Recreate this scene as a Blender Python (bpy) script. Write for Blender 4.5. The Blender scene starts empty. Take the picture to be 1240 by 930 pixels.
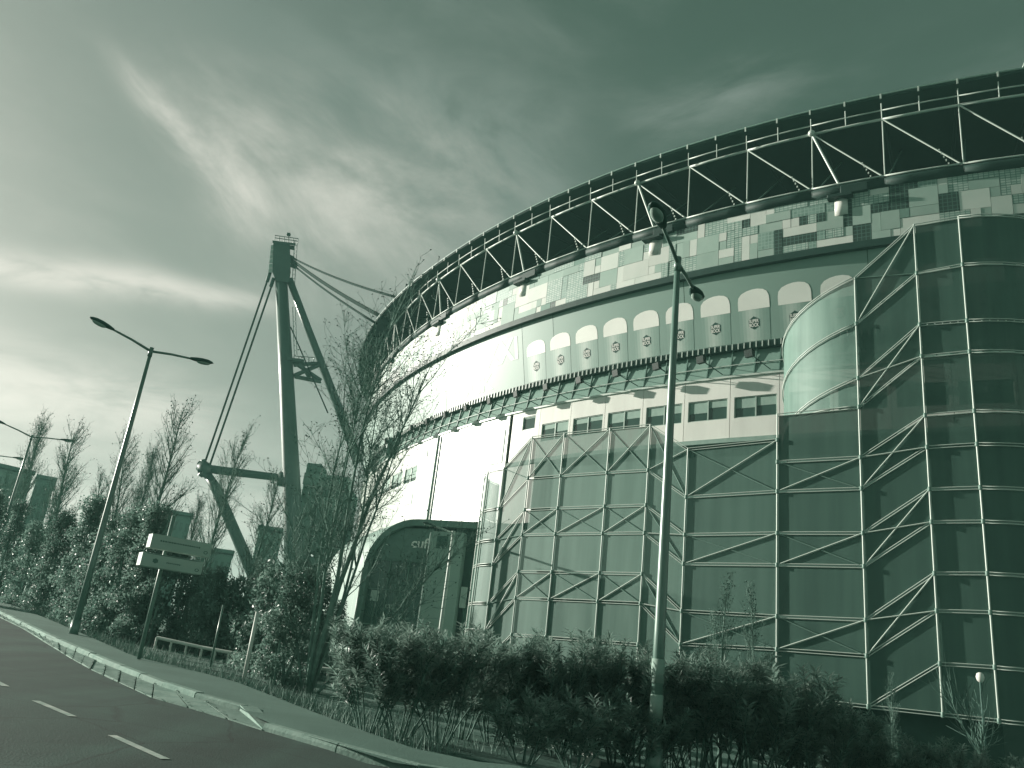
import bpy, bmesh, math, random
from mathutils import Vector, Matrix
import numpy as np
rnd = random.Random(7)
sc = bpy.context.scene
col = sc.collection
# ------------------------------------------------------------------ camera
F = 1003.0                                   # focal length in pixels of the 1240 x 930 photograph
_u = np.array([330., 2835., -F]); _u /= np.linalg.norm(_u)
_y = np.array([0, 0, -1.]) - _u * (-_u[2]); _y /= np.linalg.norm(_y)
_x = np.cross(_y, _u)
RC = np.array([_x, _y, _u])                  # camera axes -> world axes
cd = bpy.data.cameras.new('camera'); cam = bpy.data.objects.new('camera', cd); col.objects.link(cam)
cd.sensor_fit = 'HORIZONTAL'; cd.sensor_width = 36; cd.lens = 36 * F / 1240
cd.clip_start = .1; cd.clip_end = 6000
cam.matrix_world = Matrix([list(RC[0]) + [0], list(RC[1]) + [0], list(RC[2]) + [0], [0, 0, 0, 1]])
sc.camera = cam
sc.view_settings.view_transform = 'Standard'; sc.view_settings.look = 'None'
sc.view_settings.exposure = 0.9; sc.view_settings.gamma = 1
cy = sc.cycles
cy.max_bounces = 6; cy.diffuse_bounces = 4; cy.glossy_bounces = 2; cy.transmission_bounces = 2; cy.transparent_max_bounces = 8
cy.caustics_reflective = False; cy.caustics_refractive = False; cy.use_adaptive_sampling = True; cy.adaptive_threshold = .02; cy.use_denoising = True
# ------------------------------------------------------------------ light
SUN_AZ, SUN_EL = math.radians(-67), math.radians(14)
SD = Vector((math.sin(SUN_AZ) * math.cos(SUN_EL), math.cos(SUN_AZ) * math.cos(SUN_EL), math.sin(SUN_EL)))
sl = bpy.data.lights.new('sun', 'SUN'); so = bpy.data.objects.new('sun', sl); col.objects.link(so)
sl.energy = 5.0; sl.angle = math.radians(.5); sl.color = (1, .965, .86)
so.rotation_euler = SD.to_track_quat('Z', 'Y').to_euler(); so.location = (-40, 20, 40)

def ray(px, py): return RC @ np.array([px - 620, 465 - py, -F])
def nray(px, py):
    d = ray(px, py); return d / np.linalg.norm(d)
def at(px, py, D):
    d = ray(px, py); return Vector(d * (D / math.hypot(d[0], d[1])))
def aty(px, py, Y):
    d = ray(px, py); return Vector(d * (Y / d[1]))
def atz(px, py, z):
    d = ray(px, py); return Vector(d * (z / d[2]))
def az(px, py):
    d = ray(px, py); return math.atan2(d[0], d[1])
def pol(azd, D, z=0.): return Vector((D * math.sin(math.radians(azd)), D * math.cos(math.radians(azd)), z))

world = bpy.data.worlds.new('World'); sc.world = world; world.use_nodes = True
def build_world():
    nt = world.node_tree; N = nt.nodes; L = nt.links; N.clear()
    out = N.new('ShaderNodeOutputWorld'); bg = N.new('ShaderNodeBackground'); L.new(bg.outputs[0], out.inputs[0])
    bg.inputs[1].default_value = .1 / 1.72
    sky = N.new('ShaderNodeTexSky'); sky.sky_type = 'NISHITA'; sky.sun_disc = False
    sky.sun_elevation = SUN_EL; sky.sun_rotation = SUN_AZ; sky.air_density = 1.0; sky.dust_density = 1.6; sky.ozone_density = 1
    bw = N.new('ShaderNodeRGBToBW'); L.new(sky.outputs[0], bw.inputs[0])
    tc = N.new('ShaderNodeTexCoord'); D = tc.outputs['Generated']
    def math_(op, a, b=None, c=None, clamp=False):
        n = N.new('ShaderNodeMath'); n.operation = op; n.use_clamp = clamp
        for i, v in enumerate((a, b, c)):
            if v is None: continue
            if isinstance(v, (int, float)): n.inputs[i].default_value = v
            else: L.new(v, n.inputs[i])
        return n.outputs[0]
    def dot(v):
        n = N.new('ShaderNodeVectorMath'); n.operation = 'DOT_PRODUCT'; L.new(D, n.inputs[0]); n.inputs[1].default_value = v
        return n.outputs['Value']
    def smooth(x, a, b):
        n = N.new('ShaderNodeMapRange'); n.interpolation_type = 'SMOOTHSTEP'; L.new(x, n.inputs[0])
        n.inputs[1].default_value = a; n.inputs[2].default_value = b; return n.outputs[0]
    def noise(scale, axes, detail=6, rough=.6, dist=0., seed=0):
        # noise stretched along a direction in the sky: axes = three (vector, scale) pairs
        cx = N.new('ShaderNodeCombineXYZ')
        for i, (v, s) in enumerate(axes): L.new(math_('MULTIPLY', dot(v), s), cx.inputs[i])
        n = N.new('ShaderNodeTexNoise'); n.noise_dimensions = '4D'; L.new(cx.outputs[0], n.inputs['Vector']); n.inputs['W'].default_value = seed
        n.inputs['Scale'].default_value = scale; n.inputs['Detail'].default_value = detail; n.inputs['Roughness'].default_value = rough
        n.inputs['Distortion'].default_value = dist
        return n.outputs[0]
    def band(a, b, w0, w1, soft, edge=.0, gain=1., stretch=6., scale=9., seed=0, lo=.35, hi=.75):
        # a streak of cirrus from direction a to direction b; w0/w1 its half width (radians) at either end
        A, B = Vector(nray(*a)), Vector(nray(*b)); n = A.cross(B).normalized(); t = n.cross(A).normalized()
        ln = math.acos(max(-1, min(1, A.dot(B))))
        along = math_('ARCTAN2', dot(t), dot(A)); s = math_('DIVIDE', along, ln)
        w = math_('MULTIPLY_ADD', math_('MULTIPLY', s, 1., clamp=True), w1 - w0, w0)
        nz = noise(scale, [(t, 1), (n, stretch), (A, 1)], 7, .62, .6, seed)
        off = math_('MULTIPLY_ADD', noise(3.5, [(t, 1), (n, 1), (A, 1)], 3, .5, 0, seed + 5), .06, -.03)
        q = math_('DIVIDE', math_('ADD', dot(n), off), w)
        g = math_('EXPONENT', math_('MULTIPLY', math_('MULTIPLY', q, q), -1.))
        m = math_('MULTIPLY', g, math_('MULTIPLY', smooth(s, -soft, soft), smooth(s, 1 + soft, 1 - soft)))
        m = math_('MULTIPLY', m, smooth(nz, lo, hi))
        return math_('MULTIPLY', m, gain)
    parts = [
        band((150, 75), (318, 275), .012, .03, .22, gain=.70, stretch=3, seed=1, lo=.2, hi=.7),
        band((215, 95), (420, 330), .05, .10, .3, gain=.62, stretch=2.4, scale=7, seed=2, lo=.25, hi=.8),
        band((300, 110), (600, 290), .04, .13, .3, gain=1.08, stretch=2.2, scale=4.5, seed=3, lo=.25, hi=.8),
        band((380, 230), (600, 260), .05, .07, .3, gain=.45, stretch=2.2, scale=5, seed=13, lo=.25, hi=.8),
        band((-80, 318), (310, 372), .020, .014, .25, gain=.9, stretch=3, scale=7, seed=4, lo=.25, hi=.6),
        band((-100, 455), (250, 500), .05, .04, .3, gain=.75, stretch=4, scale=6, seed=6, lo=.3, hi=.65),
        band((-200, 600), (520, 700), .09, .09, .3, gain=.55, stretch=5, scale=5, seed=7, lo=.25, hi=.7),
        band((760, 160), (960, 90), .04, .03, .3, gain=.16, stretch=3, scale=7, seed=8),
        # beyond the frame the same thin cirrus goes on
        band((-900, 300), (-100, 500), .16, .10, .2, gain=.5, stretch=4, scale=5, seed=9),
        band((1300, 700), (2600, 600), .12, .12, .2, gain=.3, stretch=4, scale=5, seed=10)]
    c = parts[0]
    for p in parts[1:]: c = math_('ADD', c, p)
    fine = noise(5, [((1, 0, 0), 1), ((0, 1, 0), 1), ((0, 0, 1), 3)], 6, .6, .4, 21)
    c = math_('ADD', c, math_('MULTIPLY', smooth(fine, .42, .8), .10))
    c = math_('MINIMUM', c, 1.)
    lum = math_('MULTIPLY', bw.outputs[0], SKY_K)              # photograph-like tone of the clear sky
    lum = math_('POWER', math_('MAXIMUM', lum, .001), SKY_G)
    lum = math_('MULTIPLY_ADD', c, math_('MULTIPLY_ADD', lum, .45, .28) if False else .42, lum)
    rp = N.new('ShaderNodeValToRGB'); L.new(lum, rp.inputs[0]); e = rp.color_ramp.elements
    tones = [(0, (.010, .030, .022)), (.11, (.058, .096, .077)), (.20, (.180, .225, .197)), (.35, (.308, .340, .299)), (.62, (.59, .585, .522)), (1, (.95, .895, .80))]
    while len(e) < len(tones): e.new(.5)
    for el, (p, cc) in zip(e, tones): el.position = p; el.color = (*cc, 1)
    sc_ = N.new('ShaderNodeVectorMath'); sc_.operation = 'SCALE'; L.new(rp.outputs[0], sc_.inputs[0]); sc_.inputs['Scale'].default_value = 10.
    L.new(sc_.outputs[0], bg.inputs[0])
SKY_K, SKY_G = .106, 1.08
build_world()

# ------------------------------------------------------------------ materials
def tone(v):
    """a grey of albedo v in the green-to-cream tint everything here has"""
    t = max(0., min(1., (v - .03) / .65)) ** .85
    a, b = (.41, 1.07, .85), (1.0, 1.0, .94)
    return tuple(v * (x + (y - x) * t) for x, y in zip(a, b)) + (1,)
MATS = {}
def M(name, v, rough=.7, spec=.3, var=.12, scale=3., bump=0., bscale=20., metal=0., coords='Object', stretch=None, var2=0., deep=False, trans=0.):
    if name in MATS: return MATS[name]
    m = bpy.data.materials.new(name); m.use_nodes = True; MATS[name] = m
    nt = m.node_tree; N = nt.nodes; L = nt.links; b = N['Principled BSDF']
    b.inputs['Roughness'].default_value = rough; b.inputs['Specular IOR Level'].default_value = spec; b.inputs['Metallic'].default_value = metal
    tc = N.new('ShaderNodeTexCoord'); src = tc.outputs[coords]
    if stretch:
        mp = N.new('ShaderNodeMapping'); mp.inputs['Scale'].default_value = stretch; L.new(src, mp.inputs[0]); src = mp.outputs[0]
    nz = N.new('ShaderNodeTexNoise'); nz.inputs['Scale'].default_value = scale; nz.inputs['Detail'].default_value = 6; nz.inputs['Roughness'].default_value = .62
    L.new(src, nz.inputs['Vector'])
    mr = N.new('ShaderNodeMapRange'); L.new(nz.outputs[0], mr.inputs[0]); mr.inputs[1].default_value = .3; mr.inputs[2].default_value = .7
    mx = N.new('ShaderNodeMix'); mx.data_type = 'RGBA'; L.new(mr.outputs[0], mx.inputs[0])
    tn = (lambda q: (q * .42, q * 1.06, q * .88, 1)) if deep else tone
    mx.inputs[6].default_value = tn(v * (1 - var)); mx.inputs[7].default_value = tn(v * (1 + var))
    cout = mx.outputs[2]
    if var2:
        oi = N.new('ShaderNodeObjectInfo'); m2 = N.new('ShaderNodeMapRange'); L.new(oi.outputs['Random'], m2.inputs[0])
        m2.inputs[3].default_value = 1 - var2; m2.inputs[4].default_value = 1 + var2
        sv = N.new('ShaderNodeVectorMath'); sv.operation = 'SCALE'; L.new(cout, sv.inputs[0]); L.new(m2.outputs[0], sv.inputs['Scale']); cout = sv.outputs[0]
    L.new(cout, b.inputs['Base Color'])
    if bump:
        n2 = N.new('ShaderNodeTexNoise'); n2.inputs['Scale'].default_value = bscale; n2.inputs['Detail'].default_value = 5; L.new(tc.outputs[coords], n2.inputs['Vector'])
        bp = N.new('ShaderNodeBump'); bp.inputs['Strength'].default_value = bump; bp.inputs['Distance'].default_value = .02
        L.new(n2.outputs[0], bp.inputs['Height']); L.new(bp.outputs[0], b.inputs['Normal'])
    if trans:
        tl = N.new('ShaderNodeBsdfTranslucent'); L.new(cout, tl.inputs[0]); ms = N.new('ShaderNodeMixShader'); ms.inputs[0].default_value = trans
        L.new(b.outputs[0], ms.inputs[1]); L.new(tl.outputs[0], ms.inputs[2]); L.new(ms.outputs[0], N['Material Output'].inputs[0])
    return m
def mesh_cloth(name='metal_mesh', v=.155, o0=.80, o1=.88):
    """fine metal mesh: partly see-through, woven in vertical strips of slightly different density"""
    m = bpy.data.materials.new(name); m.use_nodes = True; nt = m.node_tree; N = nt.nodes; L = nt.links; b = N['Principled BSDF']
    b.inputs['Roughness'].default_value = .6; b.inputs['Specular IOR Level'].default_value = .25
    tc = N.new('ShaderNodeTexCoord'); sep = N.new('ShaderNodeSeparateXYZ'); L.new(tc.outputs['UV'], sep.inputs[0])
    cx = N.new('ShaderNodeCombineXYZ'); L.new(sep.outputs[0], cx.inputs[0])
    oi = N.new('ShaderNodeObjectInfo'); L.new(oi.outputs['Random'], cx.inputs[2])
    md = N.new('ShaderNodeMath'); md.operation = 'MULTIPLY'; L.new(sep.outputs[1], md.inputs[0]); md.inputs[1].default_value = .06; L.new(md.outputs[0], cx.inputs[1])
    nz = N.new('ShaderNodeTexNoise'); nz.inputs['Scale'].default_value = 1.7; nz.inputs['Detail'].default_value = 3; L.new(cx.outputs[0], nz.inputs['Vector'])
    mx = N.new('ShaderNodeMix'); mx.data_type = 'RGBA'; mr = N.new('ShaderNodeMapRange'); L.new(nz.outputs[0], mr.inputs[0]); mr.inputs[1].default_value = .35; mr.inputs[2].default_value = .65
    L.new(mr.outputs[0], mx.inputs[0]); mx.inputs[6].default_value = tone(v * .87); mx.inputs[7].default_value = tone(v * 1.14); L.new(mx.outputs[2], b.inputs['Base Color'])
    tr = N.new('ShaderNodeBsdfTransparent'); ms = N.new('ShaderNodeMixShader')
    m3 = N.new('ShaderNodeMapRange'); L.new(nz.outputs[0], m3.inputs[0]); m3.inputs[1].default_value = .3; m3.inputs[2].default_value = .7
    m3.inputs[3].default_value = o0; m3.inputs[4].default_value = o1
    L.new(m3.outputs[0], ms.inputs[0]); L.new(tr.outputs[0], ms.inputs[1]); L.new(b.outputs[0], ms.inputs[2])
    L.new(ms.outputs[0], N['Material Output'].inputs[0]); return m
def grid_tile(name, v0, v1, sx, sy):
    """perforated / gridded facade tile, in UV metres"""
    m = bpy.data.materials.new(name); m.use_nodes = True; nt = m.node_tree; N = nt.nodes; L = nt.links; b = N['Principled BSDF']
    b.inputs['Roughness'].default_value = .5
    tc = N.new('ShaderNodeTexCoord'); br = N.new('ShaderNodeTexBrick'); L.new(tc.outputs['UV'], br.inputs['Vector'])
    br.offset = 0; br.inputs['Scale'].default_value = 1; br.inputs['Brick Width'].default_value = sx; br.inputs['Row Height'].default_value = sy
    br.inputs['Mortar Size'].default_value = .022; br.inputs['Mortar Smooth'].default_value = .1
    br.inputs['Color1'].default_value = tone(v0); br.inputs['Color2'].default_value = tone(v0 * 1.35); br.inputs['Mortar'].default_value = tone(v1)
    L.new(br.outputs[0], b.inputs['Base Color']); return m
STEEL = M('pale_steel', .54, .4, .5, .08, 2.)
STEEL_D = M('green_grey_steel', .17, .45, .4, .12, 1.5)
POLE = M('pole_steel', .20, .33, .8, .12, 1.5)
MAST = M('mast_paint', .085, .38, .6, .15, .8)
STEEL_M = M('mid_grey_steel', .24, .45, .4, .12, 1.5)
DARK = M('dark_metal', .09, .5, .3, deep=True)
ROOFM = M('dark_roof_sheet', .045, .6, .3, .1, .4, deep=True)
WALL_L = M('white_panel_dimmed', .56, .30, .3, .06, 1.3, var2=.03, stretch=(1, 1, .12))  # white wall toned down in colour where the sun hits hardest
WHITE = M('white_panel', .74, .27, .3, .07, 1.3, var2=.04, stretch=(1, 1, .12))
WFRAME = M('window_frame', .45, .4, .5)
GLASSM = M('window_glass', .06, .08, .6, .3, .5)
BLIND = M('blind', .36, .7, .2, .08)
BANNER = M('banner_print', .31, .47, .40, .05, .08)
BANNER_T = M('banner_letter', .56, .47, .40, .03, .2)
FOAM = M('printed_foam', .82, .4, .4, .05, .5)
BEER = [M('printed_glass_tone%d' % i, v, .42, .5, .05, .8) for i, v in enumerate((.33, .40, .48, .52, .48, .42, .36, .32, .30))]
BADGE = M('printed_badge', .07, .5, .2, deep=True)
STRIP = M('dark_strip', .045, .5, .2, deep=True)
GLZ = M('sloping_glass', .29, .15, .6, .2, .15)
CONC = M('concrete', .30, .85, .2, .15, 1.2, .3, 12)
CONC_L = M('pale_concrete', .42, .85, .2, .2, 2.0, .4, 15)
MESHM = mesh_cloth('metal_mesh_pale', .215, .78, .87)
MESHR = mesh_cloth('metal_mesh_dense', .115, .93, .96)
MESHD = mesh_cloth('metal_mesh_sunlit', .22, .80, .88)  # same mesh, the sun on the drum painted in as a paler tone
BARK = M('bark', .25, .9, .1, .35, 3.)
BARK_L = M('pale_bark', .17, .8, .2, .3, 3.)
LEAF_O = M('oleander_leaf', .30, .36, .7, .4, 2.5, trans=.48)
LEAF_I = M('ivy_leaf', .25, .42, .6, .4, 1.2, trans=.4)
DRY = M('dry_leaf', .14, .7, .2, .3, 2)
GRASS = M('dry_grass', .26, .8, .2, .4, 1.5)

# ------------------------------------------------------------------ object helpers
LOC = {}
def rootloc(o):
    while o is not None:
        if o.parent is None: return LOC.get(o.name, Vector())
        o = o.parent
    return Vector()
def tag(o, label=None, cat=None, group=None, kind=None):
    for k, v in (('label', label), ('category', cat), ('group', group), ('kind', kind)):
        if v: o[k] = v
    return o
def thing(name, loc, label, cat, group=None):
    o = bpy.data.objects.new(name, None); col.objects.link(o); o.location = loc; LOC[o.name] = Vector(loc); o.empty_display_size = .2
    return tag(o, label, cat, group)
def link(name, me, parent=None, basis=None):
    o = bpy.data.objects.new(name, me); col.objects.link(o)
    if parent is not None: o.parent = parent
    if basis is not None: o.matrix_basis = basis
    return o
def mesh(name, V, Fc, mat, parent=None, uv=None, smooth=False, kind=None, local=False):
    """vertices in world space, stored relative to the base of the thing they belong to"""
    base = rootloc(parent) if parent is not None and not local else Vector()
    me = bpy.data.meshes.new(name); me.from_pydata([tuple(Vector(v) - base) for v in V], [], Fc)
    for m in (mat if isinstance(mat, (list, tuple)) else [mat]): me.materials.append(m)
    if uv is not None:
        ul = me.uv_layers.new(name='UVMap')
        for lp in me.loops: ul.data[lp.index].uv = uv[lp.vertex_index]
    if smooth: me.polygons.foreach_set('use_smooth', [True] * len(me.polygons))
    me.update()
    o = link(name, me, parent)
    if kind: o['kind'] = kind
    return o
_cyl = {}
def cyl_mesh(mat, n=8):
    k = (mat.name, n)
    if k not in _cyl:
        V = []; Fs = []
        for z in (0, 1):
            for i in range(n): V.append((math.cos(2 * math.pi * i / n), math.sin(2 * math.pi * i / n), z))
        for i in range(n): Fs.append((i, (i + 1) % n, n + (i + 1) % n, n + i))
        Fs += [tuple(range(n - 1, -1, -1)), tuple(range(n, 2 * n))]
        me = bpy.data.meshes.new('tube_' + mat.name); me.from_pydata(V, [], Fs); me.materials.append(mat)
        me.polygons.foreach_set('use_smooth', [True] * n + [False] * 2); me.update(); _cyl[k] = me
    return _cyl[k]
def bar(name, p0, p1, r, mat, parent, n=8):
    p0, p1 = Vector(p0) - rootloc(parent), Vector(p1) - rootloc(parent); d = p1 - p0
    q = d.to_track_quat('Z', 'Y').to_matrix().to_4x4()
    return link(name, cyl_mesh(mat, n), parent, Matrix.Translation(p0) @ q @ Matrix.Diagonal((r, r, d.length, 1)))
_box = {}
def box_mesh(mat):
    if mat.name not in _box:
        bm = bmesh.new(); bmesh.ops.create_cube(bm, size=1); bmesh.ops.bevel(bm, geom=bm.edges[:], offset=.03, segments=1, affect='EDGES')
        me = bpy.data.meshes.new('block_' + mat.name); bm.to_mesh(me); bm.free(); me.materials.append(mat); _box[mat.name] = me
    return _box[mat.name]
def boxo(name, c, ax, ay, az_, mat, parent):
    """box centred at c with full edge vectors ax, ay, az_"""
    c = Vector(c) - (rootloc(parent) if parent is not None else Vector())
    m = Matrix((ax, ay, az_)).transposed().to_4x4(); return link(name, box_mesh(mat), parent, Matrix.Translation(c) @ m)
class MB:
    def __init__(s): s.V = []; s.F = []
    def add(s, V, Fc):
        n = len(s.V); s.V += [tuple(v) for v in V]; s.F += [tuple(i + n for i in f) for f in Fc]
    def box(s, c, ax, ay, az_):
        c, ax, ay, az_ = Vector(c), Vector(ax) / 2, Vector(ay) / 2, Vector(az_) / 2
        s.add([c + i * ax + j * ay + k * az_ for i in (-1, 1) for j in (-1, 1) for k in (-1, 1)],
              [(0, 1, 3, 2), (4, 6, 7, 5), (0, 4, 5, 1), (2, 3, 7, 6), (0, 2, 6, 4), (1, 5, 7, 3)])
    def tube(s, P, R, n=6, cap=True):
        P = [Vector(p) for p in P]; ref = Vector((.31, .17, .93)).normalized(); V = []; Fs = []
        for i, p in enumerate(P):
            t = (P[min(i + 1, len(P) - 1)] - P[max(i - 1, 0)])
            if t.length < 1e-9: t = Vector((0, 0, 1))
            t.normalize(); a = t.cross(ref if abs(t.dot(ref)) < .95 else Vector((1, 0, 0))).normalized(); b = t.cross(a)
            r = R[i] if isinstance(R, (list, tuple)) else R
            for k in range(n):
                an = 2 * math.pi * k / n; V.append(p + a * (r * math.cos(an)) + b * (r * math.sin(an)))
        for i in range(len(P) - 1):
            for k in range(n): Fs.append((i * n + k, i * n + (k + 1) % n, (i + 1) * n + (k + 1) % n, (i + 1) * n + k))
        if cap and n > 2: Fs += [tuple(range(n - 1, -1, -1)), tuple(range((len(P) - 1) * n, len(P) * n))]
        s.add(V, Fs)
    def build(s, name, mat, parent=None, smooth=False, kind=None, local=False): return mesh(name, s.V, s.F, mat, parent, None, smooth, kind, local)

# ------------------------------------------------------------------ ground
def gz(x, y): return -1.6 + 6 * math.tanh((-.05 * x + .0252 * y) / 6)
def gp(px, py, h=0.):
    d = ray(px, py); lo, hi = .5, None; t = 1.0
    f = lambda D: D * d[2] / math.hypot(d[0], d[1]) - (gz(D * d[0] / math.hypot(d[0], d[1]), D * d[1] / math.hypot(d[0], d[1])) + h)
    a, b = 1., 70.
    if f(b) > 0: return at(px, py, b)
    for _ in range(50):
        m = (a + b) / 2
        if f(m) > 0: a = m
        else: b = m
    return at(px, py, (a + b) / 2)
def on(x, y, h=0.): return Vector((x, y, gz(x, y) + h))
def ong(v, h=0.): return on(v[0], v[1], h)
def resample(P, n):
    L = [0]
    for a, b in zip(P, P[1:]): L.append(L[-1] + (b - a).length)
    out = []
    for i in range(n):
        s = L[-1] * i / (n - 1); j = max(k for k in range(len(P) - 1) if L[k] <= s + 1e-9)
        out.append(P[j].lerp(P[j + 1], (s - L[j]) / max(1e-9, L[j + 1] - L[j])))
    return out
# ---- ground sheet
def ground():
    xs = sorted(set([-600, -400, -250, -150] + list(range(-100, 101, 5)) + [150, 250, 400, 600]))
    ys = sorted(set([-600, -300, -100] + list(range(-50, 141, 5)) + [180, 250, 400, 700]))
    V = [(x, y, gz(x, y) - .03) for y in ys for x in xs]; nx = len(xs)
    Fs = [(j * nx + i, j * nx + i + 1, (j + 1) * nx + i + 1, (j + 1) * nx + i) for j in range(len(ys) - 1) for i in range(nx - 1)]
    tag(mesh('ground', V, Fs, M('ground_soil', .13, .9, .15, .3, .6, .5, 9), smooth=True), kind='structure')
ground()
K = [gp(*q, .11) for q in [(0, 741), (17, 749.4), (57.6, 769.8), (132, 802), (203, 829), (257.5, 846), (291, 854.5)]]
G = [gp(*q) for q in [(0, 748), (27, 761), (85, 797), (111.8, 812), (186, 846), (254, 864.6), (298, 878), (318, 885)]]
K2 = [gp(*q, .05) for q in [(318, 880), (372, 894), (420, 910), (462, 926)]]
kd = (K[0] - K[2]); kd.z = 0; kd.normalize()
far = [ong(K[0] + kd * d + Vector((-kd.y, kd.x, 0)) * (d * d * .0012)) for d in (12, 30, 60, 100)]
K2 += [on(1.5, 11.9, .05), on(6, 10.6, .05), on(14, 7.0, .05), on(30, -4, .05)]
def asphalt():
    m = M('asphalt', .062, .82, .35, .22, .35, .35, 40); nt = m.node_tree; N = nt.nodes; L = nt.links; b = N['Principled BSDF']; src = b.inputs['Base Color'].links[0].from_socket
    tc = N.new('ShaderNodeTexCoord')
    def mr(x, a, b_, c, d):
        n = N.new('ShaderNodeMapRange'); L.new(x, n.inputs[0])
        for i, v in zip((1, 2, 3, 4), (a, b_, c, d)): n.inputs[i].default_value = v
        return n.outputs[0]
    def nz(sc_, st=(1, 1, 1), rot=0., det=5):
        mp = N.new('ShaderNodeMapping'); mp.inputs['Scale'].default_value = st; mp.inputs['Rotation'].default_value = (0, 0, rot); L.new(tc.outputs['Object'], mp.inputs[0])
        n = N.new('ShaderNodeTexNoise'); n.inputs['Scale'].default_value = sc_; n.inputs['Detail'].default_value = det; L.new(mp.outputs[0], n.inputs['Vector']); return n.outputs[0]
    def mul(a, b_):
        n = N.new('ShaderNodeMath'); n.operation = 'MULTIPLY'; L.new(a, n.inputs[0]); L.new(b_, n.inputs[1]); return n.outputs[0]
    tracks = mr(nz(.55, (2.6, .12, 1), .72, 4), .38, .66, .74, 1.28)        # worn and oily bands along the lane
    patch = mr(nz(.35, (1, 1, 1), 0, 2), .52, .56, 1.0, .80)                # re-laid patches
    vo = N.new('ShaderNodeTexVoronoi'); vo.feature = 'DISTANCE_TO_EDGE'; vo.inputs['Scale'].default_value = .42
    mp = N.new('ShaderNodeMapping'); L.new(tc.outputs['Object'], mp.inputs[0]); add = N.new('ShaderNodeMix'); add.data_type = 'VECTOR'; add.inputs[0].default_value = .12
    n3 = N.new('ShaderNodeTexNoise'); n3.inputs['Scale'].default_value = 2.; n3.inputs['Detail'].default_value = 4; L.new(tc.outputs['Object'], n3.inputs['Vector'])
    L.new(mp.outputs[0], add.inputs[4]); L.new(n3.outputs['Color'], add.inputs[5]); L.new(add.outputs[1], vo.inputs['Vector'])
    crack = mr(vo.outputs['Distance'], .0, .012, .55, 1.)
    speck = mr(nz(55, det=2), .3, .7, .8, 1.2)
    f = mul(mul(tracks, patch), mul(crack, speck))
    sv = N.new('ShaderNodeVectorMath'); sv.operation = 'SCALE'; L.new(src, sv.inputs[0]); L.new(f, sv.inputs['Scale']); L.new(sv.outputs[0], b.inputs['Base Color']); return m
ROAD = asphalt()
def strip(name, A, B, h, mat, n=60, sub=6, parent=None, kind='structure'):
    A, B = resample(A, n), resample(B, n); V = []; Fs = []
    for a, b in zip(A, B):
        for k in range(sub + 1): V.append(ong(a.lerp(b, k / sub), h))
    w = sub + 1
    for i in range(n - 1):
        for k in range(sub): Fs.append((i * w + k, (i + 1) * w + k, (i + 1) * w + k + 1, i * w + k + 1))
    o = mesh(name, V, Fs, mat, parent)
    if kind: o['kind'] = kind
    return o
edge = [f + Vector((.5, -.3, 0)) * 0 for f in reversed(far)] + G + K2
inner = []
for i, p in enumerate(edge):
    t = (edge[min(i + 1, len(edge) - 1)] - edge[max(0, i - 1)]); t.z = 0; t.normalize()
    inner.append(p + Vector((t.y, -t.x, 0)) * (16 if p.y > 10 else 14))
road = strip('road', edge, inner, 0., ROAD, 120, 10)
# lane dashes
DASH = M('road_paint', .50, .7, .3, .3, 5., .2, 30)
for a, b in [((0, 828), (7, 831.5)), ((43, 849), (88, 868)), (((135.5, 891)), (200, 919.8))]:
    A, B = gp(*a), gp(*b)
    if (B - A).length < .8: A = A - (B - A).normalized() * 1.
    t = (B - A).normalized(); s = Vector((-t.y, t.x, 0)) * .055; n = 6; V = []
    for i in range(n + 1):
        p = A.lerp(B, i / n); V += [ong(p + s, .007), ong(p - s, .007)]
    mesh('lane_dash', V, [(2 * i, 2 * i + 1, 2 * i + 3, 2 * i + 2) for i in range(n)], DASH, road)
t0 = gp(7, 831) - gp(200, 919.8); t0.z = 0; t0.normalize()
for d in range(2, 16):
    A = gp(0, 828) + t0 * (d * 2.6) ; B = A + t0 * 1.2; s = Vector((-t0.y, t0.x, 0)) * .055
    mesh('lane_dash', [ong(A + s, .007), ong(A - s, .007), ong(B + s, .007), ong(B - s, .007)], [(0, 1, 3, 2)], DASH, road)
# pavement
PB = [gp(*q, .1) for q in [(0, 727), (60, 750), (132, 781), (163, 795), (237, 812), (288, 826), (339, 846), (417, 876), (480, 899), (540, 918)]]
PB += [on(1.8, 13.9, .1), on(6, 13.0, .1), on(14, 10.5, .1), on(33, 0, .1)]
pb_far = [ong(p + Vector((kd.y, -kd.x, 0)) * 3.5) for p in reversed(far)]
pav = strip('pavement', [f for f in reversed(far)] + K + K2, pb_far + PB, .095, M('pavement_surface', .175, .85, .25, .18, .5, .4, 25), 140, 6)
# kerbstones and gutter slabs
KERB = M('kerb_stone', .30, .85, .2, .22, 3., .4, 20, var2=.18)
kerb = tag(bpy.data.objects.new('kerb', None), kind='structure'); col.objects.link(kerb)
KK = [f for f in reversed(far[:2])] + K
KL = resample(KK, 44)
for a, b in zip(KL, KL[1:]):
    t = (b - a); t.z = 0; t.normalize(); s = Vector((-t.y, t.x, 0)); a2, b2 = a + t * .012, b - t * .012
    A, B = ong(a2), ong(b2); j = rnd.uniform(-.012, .012); h = .125 + rnd.uniform(-.008, .012)
    V = []
    for p in (A, B):
        o = p + s * j; V += [o + Vector((0, 0, -.1)), o + Vector((0, 0, h - .03)), o + s * .03 + Vector((0, 0, h)), o + s * .17 + Vector((0, 0, h)), o + s * .17 + Vector((0, 0, -.1))]
    mesh('kerbstone', V, [(0, 5, 6, 1), (1, 6, 7, 2), (2, 7, 8, 3), (3, 8, 9, 4), (4, 3, 2, 1, 0), (5, 6, 7, 8, 9)], KERB, kerb)
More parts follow.
